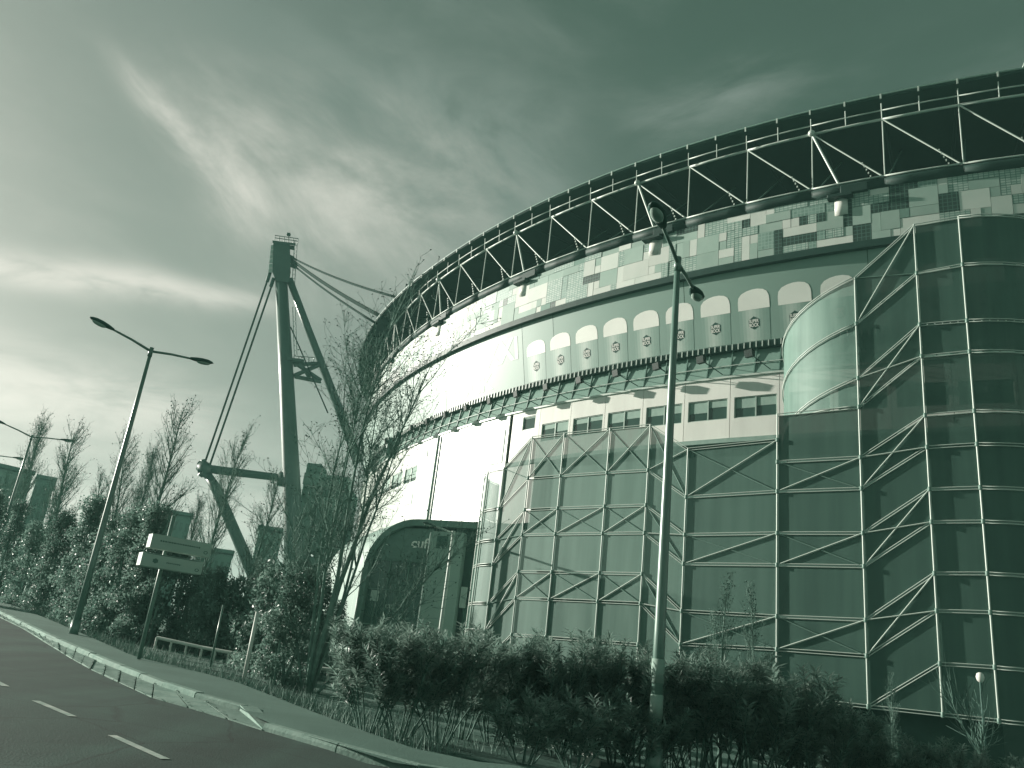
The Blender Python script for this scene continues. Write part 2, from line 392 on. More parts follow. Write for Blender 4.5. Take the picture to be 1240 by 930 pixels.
# ramp stone where the kerb drops, then the low kerb on to the right
A, B = K[-1], K2[0]
t = (B - A); t.z = 0; t.normalize(); s = Vector((-t.y, t.x, 0))
V = [ong(A, -.05), ong(A, .12), ong(A + s * .28, .12), ong(A + s * .28, -.05), ong(B, -.05), ong(B, .03), ong(B + s * .28, .03), ong(B + s * .28, -.05)]
mesh('ramp_stone', V, [(0, 4, 5, 1), (1, 5, 6, 2), (2, 6, 7, 3), (0, 1, 2, 3), (4, 7, 6, 5)], KERB, kerb)
K2L = resample(K2, 26)
for a, b in zip(K2L, K2L[1:]):
    t = (b - a); t.z = 0; t.normalize(); s = Vector((-t.y, t.x, 0)); V = []
    for p in (a + t * .012, b - t * .012):
        V += [ong(p, -.1), ong(p, .05), ong(p + s * .03, .105), ong(p + s * .16, .108), ong(p + s * .16, -.1)]
    mesh('kerbstone', V, [(0, 5, 6, 1), (1, 6, 7, 2), (2, 7, 8, 3), (3, 8, 9, 4), (4, 3, 2, 1, 0), (5, 6, 7, 8, 9)], KERB, kerb)
gut = tag(bpy.data.objects.new('gutter', None), kind='structure'); col.objects.link(gut)
SLAB = M('gutter_slab', .29, .85, .2, .28, 1.6, .4, 14, var2=.22)
KA, GA = resample(K, 25), resample(G, 25)
for i in range(24):
    a, b, c, d = KA[i], KA[i + 1], GA[i + 1], GA[i]
    j = .02 + rnd.random() * .012; h = .012 + rnd.random() * .018
    q = [a.lerp(b, j).lerp(d, .02), a.lerp(b, 1 - j).lerp(c, .02), d.lerp(c, 1 - j), d.lerp(c, j + rnd.random() * .03)]
    V = [ong(p, h + rnd.uniform(-.004, .004) + (.02 if k < 2 else 0)) for k, p in enumerate(q)] + [ong(p, -.05) for p in q]
    mesh('gutter_slab', V, [(0, 1, 2, 3), (0, 4, 5, 1), (1, 5, 6, 2), (2, 6, 7, 3), (3, 7, 4, 0)], SLAB, gut)
# car park behind the hedge
tag(strip('car_park', [on(-18, 26.5), on(-6, 23.0), on(0, 16.6), on(8, 15.2), on(30, 8)], [on(-30, 60), on(-10, 48), on(2, 40), on(14, 31), on(40, 14)], -.012, M('car_park_asphalt', .15, .85, .3, .2, .4, .3, 30), 50, 8), kind='structure')
# ------------------------------------------------------------------ stadium
EC, EA, EB, EP = (62.215, 113.289), 84.286, 78.896, 1.08285
def el(th, off=0., z=0.):
    t = math.radians(th) - EP; x, y = (EA + off) * math.cos(t), (EB + off) * math.sin(t)
    return Vector((EC[0] + x * math.cos(EP) - y * math.sin(EP), EC[1] + x * math.sin(EP) + y * math.cos(EP), z))
def elT(th): v = el(th + .05) - el(th - .05); return v.normalized()
def elN(th): t = elT(th); return Vector((t.y, -t.x, 0))         # outward
T0, T1 = 172., 272.
stad = thing('stadium', el(228, 2, gz(*el(228, 2)[:2])), 'huge curved stadium with tiled band, printed banner and trussed roof rim', 'stadium')
def ring(name, prof, mat, t0=T0, t1=T1, step=1.0, parent=stad, smooth=True, uvm=False):
    """sweep a profile [(off, z), ...] along the stadium's curve"""
    n = int(round((t1 - t0) / step)); V = []; uv = []; m = len(prof)
    for i in range(n + 1):
        th = t0 + (t1 - t0) * i / n
        for o, z in prof: V.append(el(th, o, z)); uv.append((i * 1.4, z))
    Fs = [(i * m + k, (i + 1) * m + k, (i + 1) * m + k + 1, i * m + k + 1) for i in range(n) for k in range(m - 1)]
    o = mesh(name, V, Fs, mat, parent, uv if uvm else None)
    if smooth: o.data.polygons.foreach_set('use_smooth', [m == 2] * len(o.data.polygons))
    return o
def boxring(name, o0, o1, z0, z1, mat, **k): return ring(name, [(o0, z0), (o1, z0), (o1, z1), (o0, z1), (o0, z0)], mat, **k)
Z_LOW, Z_UP, Z_EAVE = 29.05, 33.4, 33.7
# backing walls
ring('inner_wall', [(-2.2, -3), (-2.2, 29)], M('dark_concrete', .12, .8, .2, .15, .5))  # backing in one even dark tone
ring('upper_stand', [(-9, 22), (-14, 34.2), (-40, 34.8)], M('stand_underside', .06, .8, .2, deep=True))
# roof: eave pipe, dark underside sloping inwards, top
def eo(th):
    f = max(0., min(1., (217 - th) / 20)); return .42 + 1.5 * f * f * (3 - 2 * f)
def eave_ring(name, prof, mat, t0=T0, t1=T1):
    n = int(t1 - t0); V = []; m = len(prof)
    for i in range(n + 1):
        th = t0 + i; e = eo(th)
        for o, z, k in prof: V.append(el(th, o + (e if k else 0), z - (.8 * (e - .42) if k else 0)))
    return mesh(name, V, [(i * m + k, (i + 1) * m + k, (i + 1) * m + k + 1, i * m + k + 1) for i in range(n) for k in range(m - 1)], mat, stad)
eave_ring('roof', [(-.9, 34.72, 0), (-6, 35.2, 0), (-40, 37.5, 0), (-40, 38.2, 0), (-6, 35.7, 0), (-.9, 34.95, 0)], ROOFM)
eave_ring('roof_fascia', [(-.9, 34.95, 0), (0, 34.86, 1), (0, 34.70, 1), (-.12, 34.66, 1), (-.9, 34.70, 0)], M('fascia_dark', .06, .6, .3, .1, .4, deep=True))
eave_ring('eave_trim', [(.01, 34.78, 1), (.08, 34.78, 1), (.08, 34.87, 1), (.01, 34.87, 1), (.01, 34.78, 1)], STEEL_M)
step_n = 2.9; N0 = 228.2
nodes = [N0 + step_n * k for k in range(-17, 14)]
for th in nodes:
    for q in (0, .5):
        tq = th + q * step_n; p = el(tq, eo(tq) + .1, 34.66 - .8 * (eo(tq) - .42)); t = elT(th + q * step_n) * .09
        boxo('eave_tab', p, t, elN(th) * .06, Vector((0, 0, .34)), STEEL, stad)
# truss
CHORD = M('chord_dark', .035, .6, .2, .1, 1., deep=True)
def arc(name, off, z, r, mat, t0, t1, n=3):
    P = [el(t0 + (t1 - t0) * i / n, off, z) for i in range(n + 1)]; m = MB(); m.tube(P, r, 8); return m.build(name, mat, stad, True)
for i, (a, b) in enumerate(zip(nodes, nodes[1:])):
    arc('lower_chord', -.1, Z_LOW, .36, CHORD, a - .02, b + .02)
    arc('chord_lit_edge', .12, Z_LOW + .36, .055, STEEL, a - .02, b + .02)  # pale pipe drawn in for the sunlit top edge of the chord
    arc('upper_chord', 0, Z_UP, .085, STEEL, a - .02, b + .02)
    arc('roof_rail', .25, Z_UP + .46, .042, STEEL, a - .02, b + .02)
    bar('truss_post', el(a, 0, Z_LOW), el(a, 0, Z_UP), .040, STEEL, stad)
    bar('truss_diagonal', el(a, .02, Z_UP), el(b, .02, Z_LOW + .3), .048, STEEL, stad)
    for q in (0, .5):
        th = a + (b - a) * q; bar('rail_post', el(th, .22, Z_UP - .08), el(th, .30, Z_UP + .92), .034, STEEL, stad, 6)
    bar('inner_brace', el(b, -.1, Z_LOW), el(b + .5, -6.0, 35.1), .05, STEEL_D, stad, 6)
    bar('purlin', el(a, -.3, 34.6), el(a, -20, 36.05), .10, ROOFM, stad, 6)
# sunlit edge of the lower chord: the pale pipe above
# columns under the truss
for k in range(-5, 4):
    thn = N0 + 3 * step_n * k; th = thn + 1.15
    p = el(th, -.3)
    m = MB(); m.tube([p + Vector((0, 0, 27.35)), p + Vector((0, 0, 28.4))], .48, 20); m.build('column', WHITE, stad, True)
    boxo('column_cap', p + Vector((0, 0, 28.45)), elT(th) * 1.4, elN(th) * 1.6, Vector((0, 0, .2)), CHORD, stad)
    boxo('bearing', p + Vector((0, 0, 28.85)) - elT(th) * .3, elT(th) * .45, elN(th) * .5, Vector((0, 0, .8)), STEEL, stad)
    boxo('bearing_bracket', p + Vector((0, 0, 28.9)) + elT(th) * .75, elT(th) * 1.5, elN(th) * 1.1, Vector((0, 0, .55)), CHORD, stad)
    bar('column_strut', el(thn, .05, Z_UP), p + elN(th) * .3 + Vector((0, 0, 29.2)), .075, STEEL, stad)
    m = MB(); c = el(thn, .12, Z_UP)
    for i in range(5):
        pass
    bm = bmesh.new(); bmesh.ops.create_icosphere(bm, subdivisions=2, radius=.22)
    me = bpy.data.meshes.new('ball_joint'); bm.to_mesh(me); bm.free(); me.materials.append(STEEL)
    link('ball_joint', me, stad, Matrix.Translation(c - LOC['stadium']))
# string of small lamps hanging beside the diagonals
for a, b in list(zip(nodes, nodes[1:]))[8:26]:
    p = el(a, .25, Z_UP).lerp(el(b, .25, Z_LOW), .68) + elT(a) * .12; m = MB()
    for i in range(5): u = p + (elT(a) * .42 + Vector((0, 0, -1.0))) * (i / 4); m.box(u, elT(a) * .07, elN(a) * .07, Vector((0, 0, .12)))
    m.build('lamp_string', STEEL, stad, kind='stuff')
# tile band
TILES = [M('tile_white', .62, .5, .15, .05, .6, var2=.08), M('tile_pale', .42, .5, .15, .07, .6, var2=.08), M('tile_mid', .27, .5, .15, .08, .6, var2=.08),
         grid_tile('tile_grid_dark', .03, .13, .24, .24), grid_tile('tile_grid_pale', .38, .22, .26, .15), grid_tile('tile_grid_mid', .22, .36, .22, .22)]
ring('tile_backing', [(-.08, 25.2), (-.08, 28.9)], M('tile_joint', .42, .7, .2))
cw, ch = .36, .60                            # cell: degrees along the curve, metres up
c0 = 196.; nc = int((256 - c0) / cw); nr = 6; used = [[False] * nr for _ in range(nc)]
for i in range(nc):
    for j in range(nr):
        if used[i][j]: continue
        w, h = rnd.choice([(2, 1), (3, 1), (2, 2), (3, 2), (4, 1), (1, 2), (2, 3), (1, 3), (4, 2), (1, 1), (3, 3)])
        w = min(w, nc - i); h = min(h, nr - j)
        while any(used[i + a][j + b] for a in range(w) for b in range(h)):
            if w > 1: w -= 1
            else: h -= 1
        for a in range(w):
            for b in range(h): used[i + a][j + b] = True
        k = rnd.choices(range(6), [30, 26, 7, 12, 34, 6])[0]
        a0, a1 = c0 + i * cw + .007, c0 + (i + w) * cw - .007; z0, z1 = 25.32 + j * ch + .009, 25.32 + (j + h) * ch - .009
        o = rnd.uniform(.0, .035); V = []; uv = []; n = max(1, w // 2)
        for q in range(n + 1):
            th = a0 + (a1 - a0) * q / n
            for oo, z in ((-.08, z0), (o, z0), (o, z1), (-.08, z1)): V.append(el(th, oo, z)); uv.append(((th - 180) * 1.42, z))
        Fs = [(4 * q + k2, 4 * q + 4 + k2, 4 * q + 5 + k2, 4 * q + k2 + 1) for q in range(n) for k2 in range(3)] + [(0, 1, 2, 3), (4 * n + 3, 4 * n + 2, 4 * n + 1, 4 * n)]
        mesh('facade_tile', V, Fs, TILES[k], stad, uv)
# dark cornice between the tiles and the banner
boxring('cornice', -.6, .28, 24.86, 25.30, STRIP)
bar('roof_aerial', at(1231, 98, 47), at(1245, 68, 47), .05, STEEL, stad, 6)
# banner: a taut printed sheet leaning back towards its foot
BZ0, BZ1 = 20.42, 24.88
def bpt(th, z, pro=0.):
    v = (z - BZ0) / (BZ1 - BZ0); return el(th, -1.0 + .95 * v + pro, z)
def banner_piece(t0, t1, name='banner'):
    n = max(2, int((t1 - t0) / .7)); V = []; uv = []
    for i in range(n + 1):
        th = t0 + (t1 - t0) * i / n
        for z in (BZ0, (BZ0 + BZ1) / 2, BZ1): V.append(bpt(th, z)); uv.append((th, z))
    o = mesh(name, V, [(3 * i + k, 3 * i + 3 + k, 3 * i + 4 + k, 3 * i + k + 1) for i in range(n) for k in (0, 1)], BANNER, stad, uv, True); return o
seams = [T0, 190, 205.5, 213.2, 220.85, 223.2, 231., 239., 247., 258., T1]
for a, b in zip(seams, seams[1:]):
    ban = banner_piece(a + .015, b - .015)
ring('banner_backing', [(-1.12, BZ0), (-.15, BZ1)], M('banner_joint', .10, .7, .2))
banner_main = [o for o in stad.children if o.name.startswith('banner')]
def print_poly(name, P, mat, pro, parent=stad):
    """flat print on the banner: P = list of (theta, z)"""
    return mesh(name, [bpt(t, z, pro) for t, z in P], [tuple(range(len(P)))], mat, parent)
def print_text(name, s, t0, z0, wid, hei, mat, pro, parent=stad, shear=0.):
    cu = bpy.data.curves.new('t', 'FONT'); cu.body = s; cu.offset = .025; ob = bpy.data.objects.new('t', cu); col.objects.link(ob)
    bpy.context.view_layer.update(); me = bpy.data.meshes.new_from_object(ob.evaluated_get(bpy.context.evaluated_depsgraph_get()))
    bpy.data.objects.remove(ob)
    xs = [v.co.x for v in me.vertices]; ys = [v.co.y for v in me.vertices]; x0, x1, y0, y1 = min(xs), max(xs), min(ys), max(ys)
    V = [bpt(t0 + wid * (v.co.x - x0) / (x1 - x0), z0 + hei * (v.co.y - y0) / (y1 - y0), pro) for v in me.vertices]
    return mesh(name, V, [tuple(p.vertices) for p in me.polygons], mat, parent)
# beer glasses printed along the banner
for k, tc_ in enumerate([221.85 + 1.77 * i for i in range(-0, 15)]):
    sc_ = 1.0; hw = .70
    zb, zf, zt = BZ0 + .03, 22.35, 23.5
    zt += .25 * (tc_ - 230) / 9 * .5
    foam = [(tc_ - hw, zf), (tc_ + hw, zf)] + [(tc_ + hw * c_, zf + (zt - zf) * s_) for c_, s_ in [(1.0, .40), (.97, .62), (.86, .82), (.64, .94), (.3, 1.0), (-.05, 1.), (-.4, .95), (-.75, .84), (-.95, .66), (-1.0, .42)]]
    print_poly('foam_print', foam, FOAM, .012)
    w2 = .66
    for i in range(9):
        u0, u1 = -1 + 2 * i / 9, -1 + 2 * (i + 1) / 9
        print_poly('glass_print', [(tc_ + w2 * u0, zb), (tc_ + w2 * u1, zb), (tc_ + hw * u1 * .98, zf - .01), (tc_ + hw * u0 * .98, zf - .01)], BEER[i], .008)
    hx = [(tc_ - .02 + .275 * math.cos(a), 21.52 + .40 * math.sin(a)) for a in [math.pi / 6 + i * math.pi / 3 for i in range(6)]]
    print_poly('badge_print', hx, BADGE, .016)
    print_text('badge_lettering', 'SUPER', tc_ - .235, 21.54, .43, .20, FOAM, .026)
    print_text('badge_lettering', 'BOCK', tc_ - .235, 21.28, .43, .22, FOAM, .026)
print_text('banner_lettering', 'XXI', 217.5, 22.45, 2.95, 1.75, BANNER_T, .012)
print_text('banner_lettering', 'O', 215.3, 22.45, 1.1, 1.75, BANNER_T, .012)
print_text('banner_lettering', 'BOCK', 213.6, 20.75, 4.6, 1.25, BANNER_T, .012)
# dentil strip
boxring('soffit_strip', -1.6, -.98, 20.02, 20.40, STRIP)
m = MB(); th = 190.
while th < 256: m.box(el(th, -.96, 20.2), elT(th) * .055, elN(th) * .10, Vector((0, 0, .36))); th += .27
m.build('soffit_ribs', STEEL, stad, kind='stuff')
# sloping glazed strip with fins
GT, GB = (-1.35, 20.02), (-.95, 18.38)
fin_step = 1.08; f0 = 230.98
fs = [f0 + fin_step * k for k in range(-38, 24)]
for a, b in zip(fs, fs[1:]):
    V = [el(a + .02, GB[0], GB[1]), el(b - .02, GB[0], GB[1]), el(b - .02, GT[0], GT[1]), el(a + .02, GT[0], GT[1])]
    n = elN(a) * .03; V2 = [v - n for v in V]
    mesh('glass_pane', V + V2, [(0, 1, 2, 3), (7, 6, 5, 4), (0, 4, 5, 1), (1, 5, 6, 2), (2, 6, 7, 3), (3, 7, 4, 0)], GLZ, stad)
    c = (el(a, GB[0] + .06, GB[1]) + el(a, GT[0] + .06, GT[1])) / 2; u = el(a, GT[0], GT[1]) - el(a, GB[0], GB[1])
    boxo('fin', c, elT(a) * .07, elN(a) * .12, u, STEEL_D, stad)
    p, q = el(a, -1.02, 19.05), el(b, -1.02, 19.05); bar('glazing_rail', p, q, .03, STEEL, stad, 6)
ring('glazing_ledge', [(-1.3, 18.36), (-.9, 18.36), (-.9, 18.24), (-1.3, 18.24)], STEEL)
# white wall panels with paired windows, each panel a part
PZ0, PZ1 = 14.5, 18.26; WO = -1.0
def wall_box(name, a, b, z0, z1, off, mat, parent, thick=.12):
    V = [el(a, off, z0), el(b, off, z0), el(b, off, z1), el(a, off, z1)] + [el(a, off - thick, z0), el(b, off - thick, z0), el(b, off - thick, z1), el(a, off - thick, z1)]
    return mesh(name, V, [(0, 1, 2, 3), (7, 6, 5, 4), (0, 4, 5, 1), (1, 5, 6, 2), (2, 6, 7, 3), (3, 7, 4, 0)], mat, parent)
def panel_with_hole(a, b, z0, z1, wa, wb, wz0, wz1):
    P = []
    for (t, z) in ((a, z0), (b, z0), (b, z1), (a, z1), (wa, wz0), (wb, wz0), (wb, wz1), (wa, wz1)): P.append(el(t, WO, z))
    Q = [el(t, WO - .25, z) for (t, z) in ((wa, wz0), (wb, wz0), (wb, wz1), (wa, wz1))]; R = [el(t, WO - .12, z) for (t, z) in ((a, z0), (b, z0), (b, z1), (a, z1))]
    return mesh('wall_panel', P + Q + R, [(0, 1, 5, 4), (1, 2, 6, 5), (2, 3, 7, 6), (3, 0, 4, 7), (4, 5, 9, 8), (5, 6, 10, 9), (6, 7, 11, 10), (7, 4, 8, 11), (0, 12, 13, 1), (1, 13, 14, 2), (2, 14, 15, 3), (3, 15, 12, 0)], WHITE, stad)
def window(a, b, z0, z1, pair=True, parent=None, blind=None):
    fr = MB(); o = WO - .10; th = (a + b) / 2; t = elT(th); n = elN(th); fw = .055; dz = Vector((0, 0, 1))
    def fb(t0, t1, y0, y1): c = (el(t0, o, y0) + el(t1, o, y1)) / 2; fr.box(c, t * max(fw, (el(t1) - el(t0)).length), n * .10, dz * max(fw, y1 - y0))
    fb(a, b, z0, z0 + fw); fb(a, b, z1 - fw, z1); d = .035
    for q in ([a, (a + b) / 2 - d / 2, b - d] if pair else [a, b - d]): fb(q, q + d * (1.6 if 0 < q - a < b - a - .1 else 1), z0 + fw, z1 - fw)
    w = fr.build('window', WFRAME, parent)
    halves = [(a + d, (a + b) / 2 - d / 2), ((a + b) / 2 + d, b - d)] if pair else [(a + d, b - d)]
    for u, v in halves:
        wall_box('window_pane', u, v, z0 + fw, z1 - fw, o - .02, GLASSM, w, .02)
        h = rnd.uniform(.15, .6) if blind is None else blind
        wall_box('blind', u + .02, v - .02, z1 - fw - (z1 - z0 - 2 * fw) * h, z1 - fw - .01, o - .005, BLIND, w, .012)
    return w
ps = 2.155; s0 = 230.98
k = -4
for k in range(-5, 14):
    a, b = s0 + ps * k + .012, s0 + ps * (k + 1) - .012
    if k == -5:
        p = panel_with_hole(a, b, 10., PZ1, 221.05, 222.0, 16.8, 17.8); window(221.05, 222.0, 16.8, 17.8, False, p, .1); continue
    p = panel_with_hole(a, b, PZ0, PZ1, a + .18, b - .10, 15.68, 16.98)
    window(a + .18, b - .10, 15.68, 16.98, True, p)
# left, blank and taller part of the white wall
LW = [(212.9, 216.4), (216.4, 219.95)]
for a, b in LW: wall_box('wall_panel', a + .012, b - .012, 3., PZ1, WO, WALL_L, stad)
def multi(a, b, holes):
    # plain panel pieces round several openings, laid out column by column
    cuts = sorted(set([a, b] + [h[0] for h in holes] + [h[1] for h in holes]))
    for u, v in zip(cuts, cuts[1:]):
        hs = sorted([(h[2], h[3]) for h in holes if h[0] <= u + 1e-6 and h[1] >= v - 1e-6]); z = 3.
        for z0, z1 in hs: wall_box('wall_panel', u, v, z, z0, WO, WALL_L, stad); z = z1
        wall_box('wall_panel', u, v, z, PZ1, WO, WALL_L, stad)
hl = [(203.3, 205.3, 14.9, 16.3), (205.75, 207.75, 14.9, 16.3), (208.2, 210.2, 14.9, 16.3), (210.6, 211.4, 16.6, 17.45), (209.1, 210.1, 12.9, 13.75)]
multi(205.0 - 2.2, 212.86, [hl[0], hl[1], hl[2]])
for h in hl[:3]: window(h[0], h[1], h[2], h[3], True, stad, .75)
for h in hl[3:]:
    f = wall_box('vent', h[0], h[1], h[2], h[3], WO + .03, STEEL_M, stad, .03)
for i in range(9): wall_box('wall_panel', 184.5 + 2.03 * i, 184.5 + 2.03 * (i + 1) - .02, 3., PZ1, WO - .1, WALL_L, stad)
bar('wall_seam_bar', el(212.9, -.85, 18.2), el(212.9, -.85, 4.), .10, STEEL_M, stad)  # thin grey bar down the joint between wall panels
boxo('end_fin', el(205, -.7, 19.1), elT(205) * .3, elN(205) * .9, Vector((0, 0, 1.9)), STEEL_D, stad)
wall_box('louvre', 218.6, 219.7, 14.6, 17.2, WO + .03, M('louvre_grey', .40, .5, .3), stad, .03)
# ledge and recess under the white panels
boxring('panel_ledge', -1.5, -.9, 14.2, 14.46, M('ledge_grey', .32, .6, .3), t0=220.2)
ring('lower_wall', [(-1.6, -3), (-1.6, 14.2)], M('lower_wall', .16, .7, .3, .2, .4), t0=220.2)
# floodlights on outrigger arms
FLOOD = M('floodlight_case', .02, .6, .2)
for k in range(-12, 8):
    th = 230.1 + 2.13 * k; p = el(th, .55, 19.0); n = elN(th); t = elT(th)
    fl = boxo('floodlight', p, t * .5 + n * .12, n * .28 - t * .05, Vector((0, 0, .42)) + n * .14, FLOOD, stad)
    bar('lamp_arm', el(th + .55, -.95, 18.5), p, .03, DARK, stad, 6)
    bar('lamp_stay', el(th - .2, -.95, 19.3), p, .02, DARK, stad, 6)

# ------------------------------------------------------------------ mesh-clad stair towers
POST = {'P3': (.15, 44.1), 'P4': (1.93, 42.9), 'P5': (4.19, 41.6), 'P6': (7.41, 40.04), 'P7': (10.24, 38.93), 'P8': (12.93, 38.09), 'A': (18.90, 36.8), 'B': (24.13, 36.14), 'C': (28.09, 35.97), 'D': (30.9, 36.)}
def lv(f, *z): return [.42] + [v * f for v in z]
LV_L = lv(.985, 2.15, 3.56, 5.63, 6.95, 8.7, 11.0)
LV_P3 = lv(.962, 2.15, 3.56, 5.63, 6.95, 8.7, 11.0)
LV_H = lv(.936, 2.1, 4.0, 5.4, 7.4, 8.8, 10.6, 13.0)
LV_A = lv(.996, 2.23, 3.53, 5.63, 6.97, 8.78, 10.1, 11.1, 12.27)
LV_B = lv(1.004, 2.24, 3.57, 5.63, 6.95, 8.78, 10.1, 12.3, 13.6, 16.15, 18.4)
LV_C = lv(1.04, 2.1, 3.93, 5.27, 7.18, 8.44, 10.1, 11.4, 13.9, 15.3, 17.65, 19.95)
LV_D = lv(1.059, 2.1, 3.92, 5.25, 7.1, 8.35, 10.0, 11.3, 13.72, 15.03, 17.5, 19.7)
LEVEL = {'P3': LV_P3, 'P4': LV_H, 'P5': LV_H, 'P6': LV_H, 'P7': LV_H, 'P8': LV_L, 'A': LV_A, 'B': LV_B, 'C': LV_C, 'D': LV_D}
def pp(n, z): a, D = POST[n]; return pol(a, D, z)
tower_l = thing('stair_tower', pp('P5', gz(*pp('P5', 0)[:2])), 'lower broad stair block wrapped in pale braced metal mesh, left of double lamp', 'stair tower', 'mesh-clad stair towers on the stadium front')
tower_r = thing('stair_tower', pp('B', gz(*pp('B', 0)[:2])), 'tall dark green stair tower wrapped in braced metal mesh at right', 'stair tower', 'mesh-clad stair towers on the stadium front')
SN = Vector((math.sin(math.radians(-143)), math.cos(math.radians(-143)), 0))
MESHN = mesh_cloth('metal_mesh_mid', .155, .88, .93)
def mpanel(a, b, za0, zb0, za1, zb1, tw, mm=None):
    A, B = a, b; wd = (B - A).length
    V = [Vector((A.x, A.y, za0 + .04)), Vector((B.x, B.y, zb0 + .04)), Vector((B.x, B.y, zb1 - .04)), Vector((A.x, A.y, za1 - .04))]
    e = (V[1] - V[0]).normalized() * .05; V[0] += e; V[3] += e; V[1] -= e; V[2] -= e
    u0 = V[0].x * .8 - V[0].y * .6
    mesh('mesh_panel', V, [(0, 1, 2, 3)], mm or (MESHM if tw is tower_l else MESHR), tw, [(u0, za0), (u0 + wd, zb0), (u0 + wd, zb1), (u0, za1)])
def rails(a, b, za, zb, tw, dbl=True):
    o = SN * .03
    for d in ((-.055, .055) if dbl else (0,)):
        bar('rail', Vector((a.x, a.y, za + d)) + o, Vector((b.x, b.y, zb + d)) + o, .022, STEEL, tw, 6)
def brace(a, b, za, zb, tw, front=True): 
    o = SN * (.045 if front else .025); bar('brace', Vector((a.x, a.y, za)) + o, Vector((b.x, b.y, zb)) + o, .032 if front else .026, STEEL if front else STEEL_M, tw, 6)
def bay(n0, n1, pairs, xb, tw, xstyle='x'):
    """pairs: matched levels of the two posts, bottom to top; xb: which storeys carry a cross brace"""
    a, b = pp(n0, 0), pp(n1, 0)
    for i, (u, v) in enumerate(pairs): rails(a, b, u, v, tw)
    for i, ((u0, v0), (u1, v1)) in enumerate(zip(pairs, pairs[1:])):
        if u1 - u0 < .02: u0 -= .0
        mpanel(a, b, u0, v0, u1, v1, tw, MESHN if n0 == 'P8' else None)
        if i in xb:
            brace(a, b, u0, v1, tw, True); brace(a, b, u1, v0, tw, False)
bay('P3', 'P4', [(.42, .42)] + list(zip(LV_P3, LV_H[1:])), {2, 4, 6}, tower_l)
for u, v in (('P4', 'P5'), ('P5', 'P6'), ('P6', 'P7')): bay(u, v, [(z, z) for z in LV_H], {2, 4, 6}, tower_l)
bay('P7', 'P8', [(.42, .42)] + [(b, a) for a, b in zip(LV_L, LV_H[1:])], {2, 4, 6}, tower_l)
bay('P8', 'A', list(zip(LV_L, LV_A[:6] + [LV_A[7]])), {1, 3, 5}, tower_r)
bay('A', 'B', list(zip(LV_A[:7] + [LV_A[8]], LV_B[:8])), {1, 3, 5}, tower_r)
bay('B', 'C', [(.42, .42)] + list(zip(LV_B, LV_C[1:])), {2, 4, 6, 8, 10}, tower_r)
bay('C', 'D', list(zip(LV_C, LV_D)), set(), tower_r)
for u, v in ((2, 2), (4, 4), (6, 6), (8, 8)): bar('brace', pp('B', LV_B[u]) + SN * .05, pp('C', LV_C[v]) + SN * .05, .03, STEEL, tower_r, 6)
# posts with their collars
def post(p, z0, z1, tw, lv=()):
    bar('post', Vector((p.x, p.y, z0)) + SN * .05, Vector((p.x, p.y, z1)) + SN * .045, .038, STEEL, tw)
    for z in lv:
        bar('post_collar', Vector((p.x, p.y, z - .09)) + SN * .05, Vector((p.x, p.y, z + .09)) + SN * .05, .07, STEEL_M, tw)
for n in POST:
    tw = tower_l if n in ('P3', 'P4', 'P5', 'P6', 'P7') else tower_r
    post(pp(n, 0), LEVEL[n][0] - .1, LEVEL[n][-1] + .05, tw, LEVEL[n][:-1])
# rounded ends: quarter cylinders turning back from a post
def round_end(p0, n0, n1, r, levels, tw, drop=None, posts=(), seg=8, dbl=True, mm=None):
    c = p0 - Vector((math.sin(math.radians(n0)), math.cos(math.radians(n0)), 0)) * r
    pt = lambda a: c + Vector((math.sin(math.radians(a)), math.cos(math.radians(a)), 0)) * r
    A = [n0 + (n1 - n0) * i / seg for i in range(seg + 1)]; dr = drop or (lambda f: 0.)
    for j, z in enumerate(levels):
        d = (lambda f: 0.) if (j == 0 and drop) else dr
        for dz in ((-.055, .055) if dbl else (0,)):
            m = MB(); m.tube([pt(a) + (pt(a) - c).normalized() * .06 + Vector((0, 0, z + d(i / seg) + dz)) for i, a in enumerate(A)], .026, 6); m.build('rail', STEEL, tw, True)
    for j, (z0, z1) in enumerate(zip(levels, levels[1:])):
        d0 = (lambda f: 0.) if (j == 0 and drop) else dr
        V = []; uv = []
        for i, a in enumerate(A):
            for z, d in ((z0 + .03, d0), (z1 - .03, dr)): q = pt(a); V.append((q.x, q.y, z + d(i / seg))); uv.append((30 + r * math.radians(abs(a - n0)), z))
        o = mesh('mesh_panel', V, [(2 * i, 2 * i + 2, 2 * i + 3, 2 * i + 1) for i in range(seg)], mm or (MESHM if tw is tower_l else MESHR), tw, uv, True)
    for f in posts:
        a = n0 + (n1 - n0) * f; q = pt(a) + (pt(a) - c).normalized() * .08
        bar('post', Vector((q.x, q.y, levels[0] - .1)), Vector((q.x, q.y, levels[-1] + dr(f) + .05)), .045, STEEL, tw)
    return c
round_end(pp('P3', 0), -137, -47, 3.1, LV_P3, tower_l, posts=(.3, .58, .8, 1.), seg=10)
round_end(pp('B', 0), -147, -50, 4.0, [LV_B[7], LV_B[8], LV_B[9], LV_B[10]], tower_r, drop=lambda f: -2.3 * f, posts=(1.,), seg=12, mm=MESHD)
round_end(pp('D', 0), -153, -240, 5.0, LV_D, tower_r, posts=(.35, .7, 1.), seg=10)
